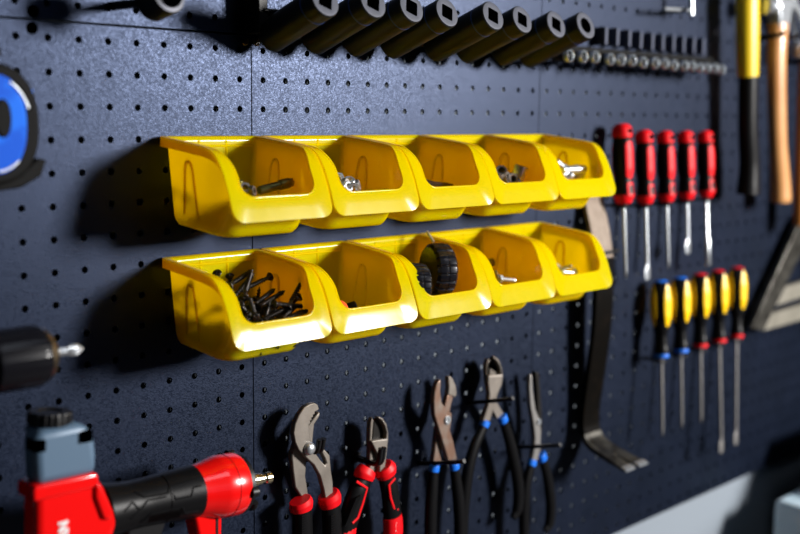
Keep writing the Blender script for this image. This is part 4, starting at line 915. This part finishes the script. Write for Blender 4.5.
# knob on top
p = at(49, 430, Y - .004); 
b = MB(); b.lathe([(.0150, 0), (.0165, .001), (.0165, .0035), (.0145, .005)], p - upv * .001, upv, 40); b.build('neck_ring', 'greyh', root)
b = MB(); b.lathe([(.0150, .005), (.0158, .006), (.0158, .0125), (.0145, .014), (.0090, .0142), (.0080, .0128)], p, upv, 96, rmod=lambda th, t: 1 if (t < .0055 or t > .0135) else (1 - .06 * (1 if math.cos(22 * th) > 0 else 0))); b.build('deflector_knob', 'black', root, smooth=25)
red1 = [(36, 489), (97, 475), (106, 488), (116, 512), (119, 524), (112, 545), (100, 600), (36, 600), (36, 510)]
slab('body_housing', red1, hd - .001, hk + .001, 'redgloss', .006)
slab('body_band', [(33.5, 492), (35, 487), (97.5, 473), (99, 478), (99, 487), (34, 503)], hd - .0025, hk + .0025, 'redgloss', .002)
slab('side_rib', [(96, 484), (101, 484), (112, 510), (112, 520), (104, 520), (96, 498)], hd - .004, hk, 'redgloss', .003)
# magazine arm below the cap
slab('magazine_arm', [(193, 508), (223, 503), (222, 560), (222, 640), (206, 640), (204, 560)], -.008, .010, 'redgloss', .003)
slab('arm_groove', [(216, 513), (218.5, 512.5), (218.5, 560), (216, 560)], -.0084, -.006, 'black', .0002)
slab('trigger', [(128, 524), (150, 520), (168, 519), (160, 545), (140, 560), (125, 560)], -.007, .007, 'black', .003)
# white letters reading up the body
tc_ = bpy.data.curves.new('lettering', 'FONT'); tc_.body = 'RN'; tc_.size = .0098; tc_.extrude = .0002; tc_.align_x = 'RIGHT'; tc_.offset = .0006
to = bpy.data.objects.new('tmp', tc_); COL.objects.link(to)
dg = bpy.context.evaluated_depsgraph_get(); me = bpy.data.meshes.new_from_object(to.evaluated_get(dg)); bpy.data.objects.remove(to)
me.materials.clear(); me.materials.append(M['white']); lt = bpy.data.objects.new('lettering', me); COL.objects.link(lt); lt.parent = root
pt = at(67.5, 520, Y + hd - .0014) - root.location
lt.matrix_local = Matrix.Translation(pt) @ Matrix.Rotation(math.radians(90), 4, 'X') @ Matrix.Rotation(math.radians(90), 4, 'Z')
h = at(252, 500, 0); prong_hook(at(232, 508, -.03).x, at(232, 508, -.03).z + .004, .050, .006, .0035, 'black hook under the red end cap of the air nailer', .012)
h = at(252, 436, 0)

# ------------------------------------------------------------------ bench things, low at the right
root = empty('shade_cabinet', (1.50, -.30, -1.60), 'added black cabinet that shades the board and wall at the bottom right', 'cabinet')  # cabinet added to keep light off the lower right board and wall
b = MB(); b.box((1.50, -.295, -1.065), (.25, .235, .535)); b.build('carcass', 'cabinet', root, bevel=.004)
for k in range(4):
    b = MB(); b.box((1.50, -.5345, -1.45 + k * .29), (.24, .004, .13)); d_ = b.build('drawer', 'cabinet', root, bevel=.002)
    b = MB(); b.box((1.50, -.546, -1.37 + k * .29), (.12, .007, .006)); hh = b.build('handle', 'worn', d_, bevel=.002)
root = empty('workbench', (.75, -.35, -1.60), 'dark workbench below the white wall strip', 'workbench')
b = MB(); b.box((.72, -.33, -.90), (.50, .31, .02)); b.build('worktop', 'bench', root, bevel=.003)
for x in (.27, 1.17):
    for y in (-.07, -.60):
        b = MB(); b.box((x, y, -1.26), (.03, .03, .34)); b.build('leg', 'bench', root, bevel=.002)
root = empty('carry_case', (1.09, -.12, -.88), 'dark tool case on the bench against the white wall at the bottom right', 'tool case')
b = MB(); b.box((1.10, -.115, -.795), (.11, .085, .085)); b.build('case_body', 'dark_olive', root, bevel=.008)
b = MB(); b.sweep(smoothpath([(1.04, -.115, -.712), (1.045, -.115, -.690), (1.09, -.115, -.686), (1.13, -.115, -.690), (1.135, -.115, -.712)], 5), .006, 12); b.build('carry_handle', 'dark_olive', root)
b = MB(); b.box((1.05, -.203, -.74), (.012, .004, .015)); b.build('latch', 'worn', root, bevel=.001)
root = empty('plastic_container', (1.15, -.08, -.71), 'pale blue plastic container at the bottom right corner', 'container')
b = MB(); b.box((1.196, -.080, -.664), (.044, .028, .045)); b.build('container_body', 'paleblue', root, bevel=.007, bseg=4)
b = MB(); b.lathe([(.012, 0), (.012, .012), (.010, .014)], (1.212, -.080, -.617), (0, 0, 1), 20); b.build('cap', 'white', root)
# ------------------------------------------------------------------ light and camera
def area(name, loc, target, size, power, col, sy=None):
    L = bpy.data.lights.new(name, 'AREA'); L.energy = power; L.color = col; L.size = size
    if sy: L.shape = 'RECTANGLE'; L.size_y = sy
    o = bpy.data.objects.new(name, L); COL.objects.link(o); o.location = loc
    o.rotation_euler = (Vector(target) - Vector(loc)).to_track_quat('-Z', 'Y').to_euler(); return o
area('window_light', (1.85, -2.05, .35), (.35, -.05, -.15), .42, 138, (1, .97, .94), .50)
area('ceiling_light', (.75, -1.3, 1.5), (.5, 0, -.1), .5, 3, (.8, .88, 1))
area('room_light', (.95, -2.4, .15), (.2, 0, -.05), 1.0, 1, (.45, .62, 1))
w = bpy.data.worlds.new('world'); scene.world = w; w.use_nodes = True
w.node_tree.nodes['Background'].inputs[0].default_value = (.35, .5, 1, 1); w.node_tree.nodes['Background'].inputs[1].default_value = .003
cd = bpy.data.cameras.new('camera'); cam = bpy.data.objects.new('camera', cd); COL.objects.link(cam)
cd.sensor_width = 36; cd.lens = FPX * 36 / 800; cd.clip_start = .01
R4 = Matrix((CM.col[0], CM.col[2], -CM.col[1])).transposed().to_4x4()
cam.matrix_world = Matrix.Translation(CAM) @ R4
cd.dof.use_dof = True; cd.dof.focus_distance = 1.0; cd.dof.aperture_fstop = 3.2
scene.camera = cam
vs = scene.view_settings; vs.view_transform = 'Standard'; vs.look = 'None'; vs.gamma = 1; vs.exposure = 0; vs.use_curve_mapping = False
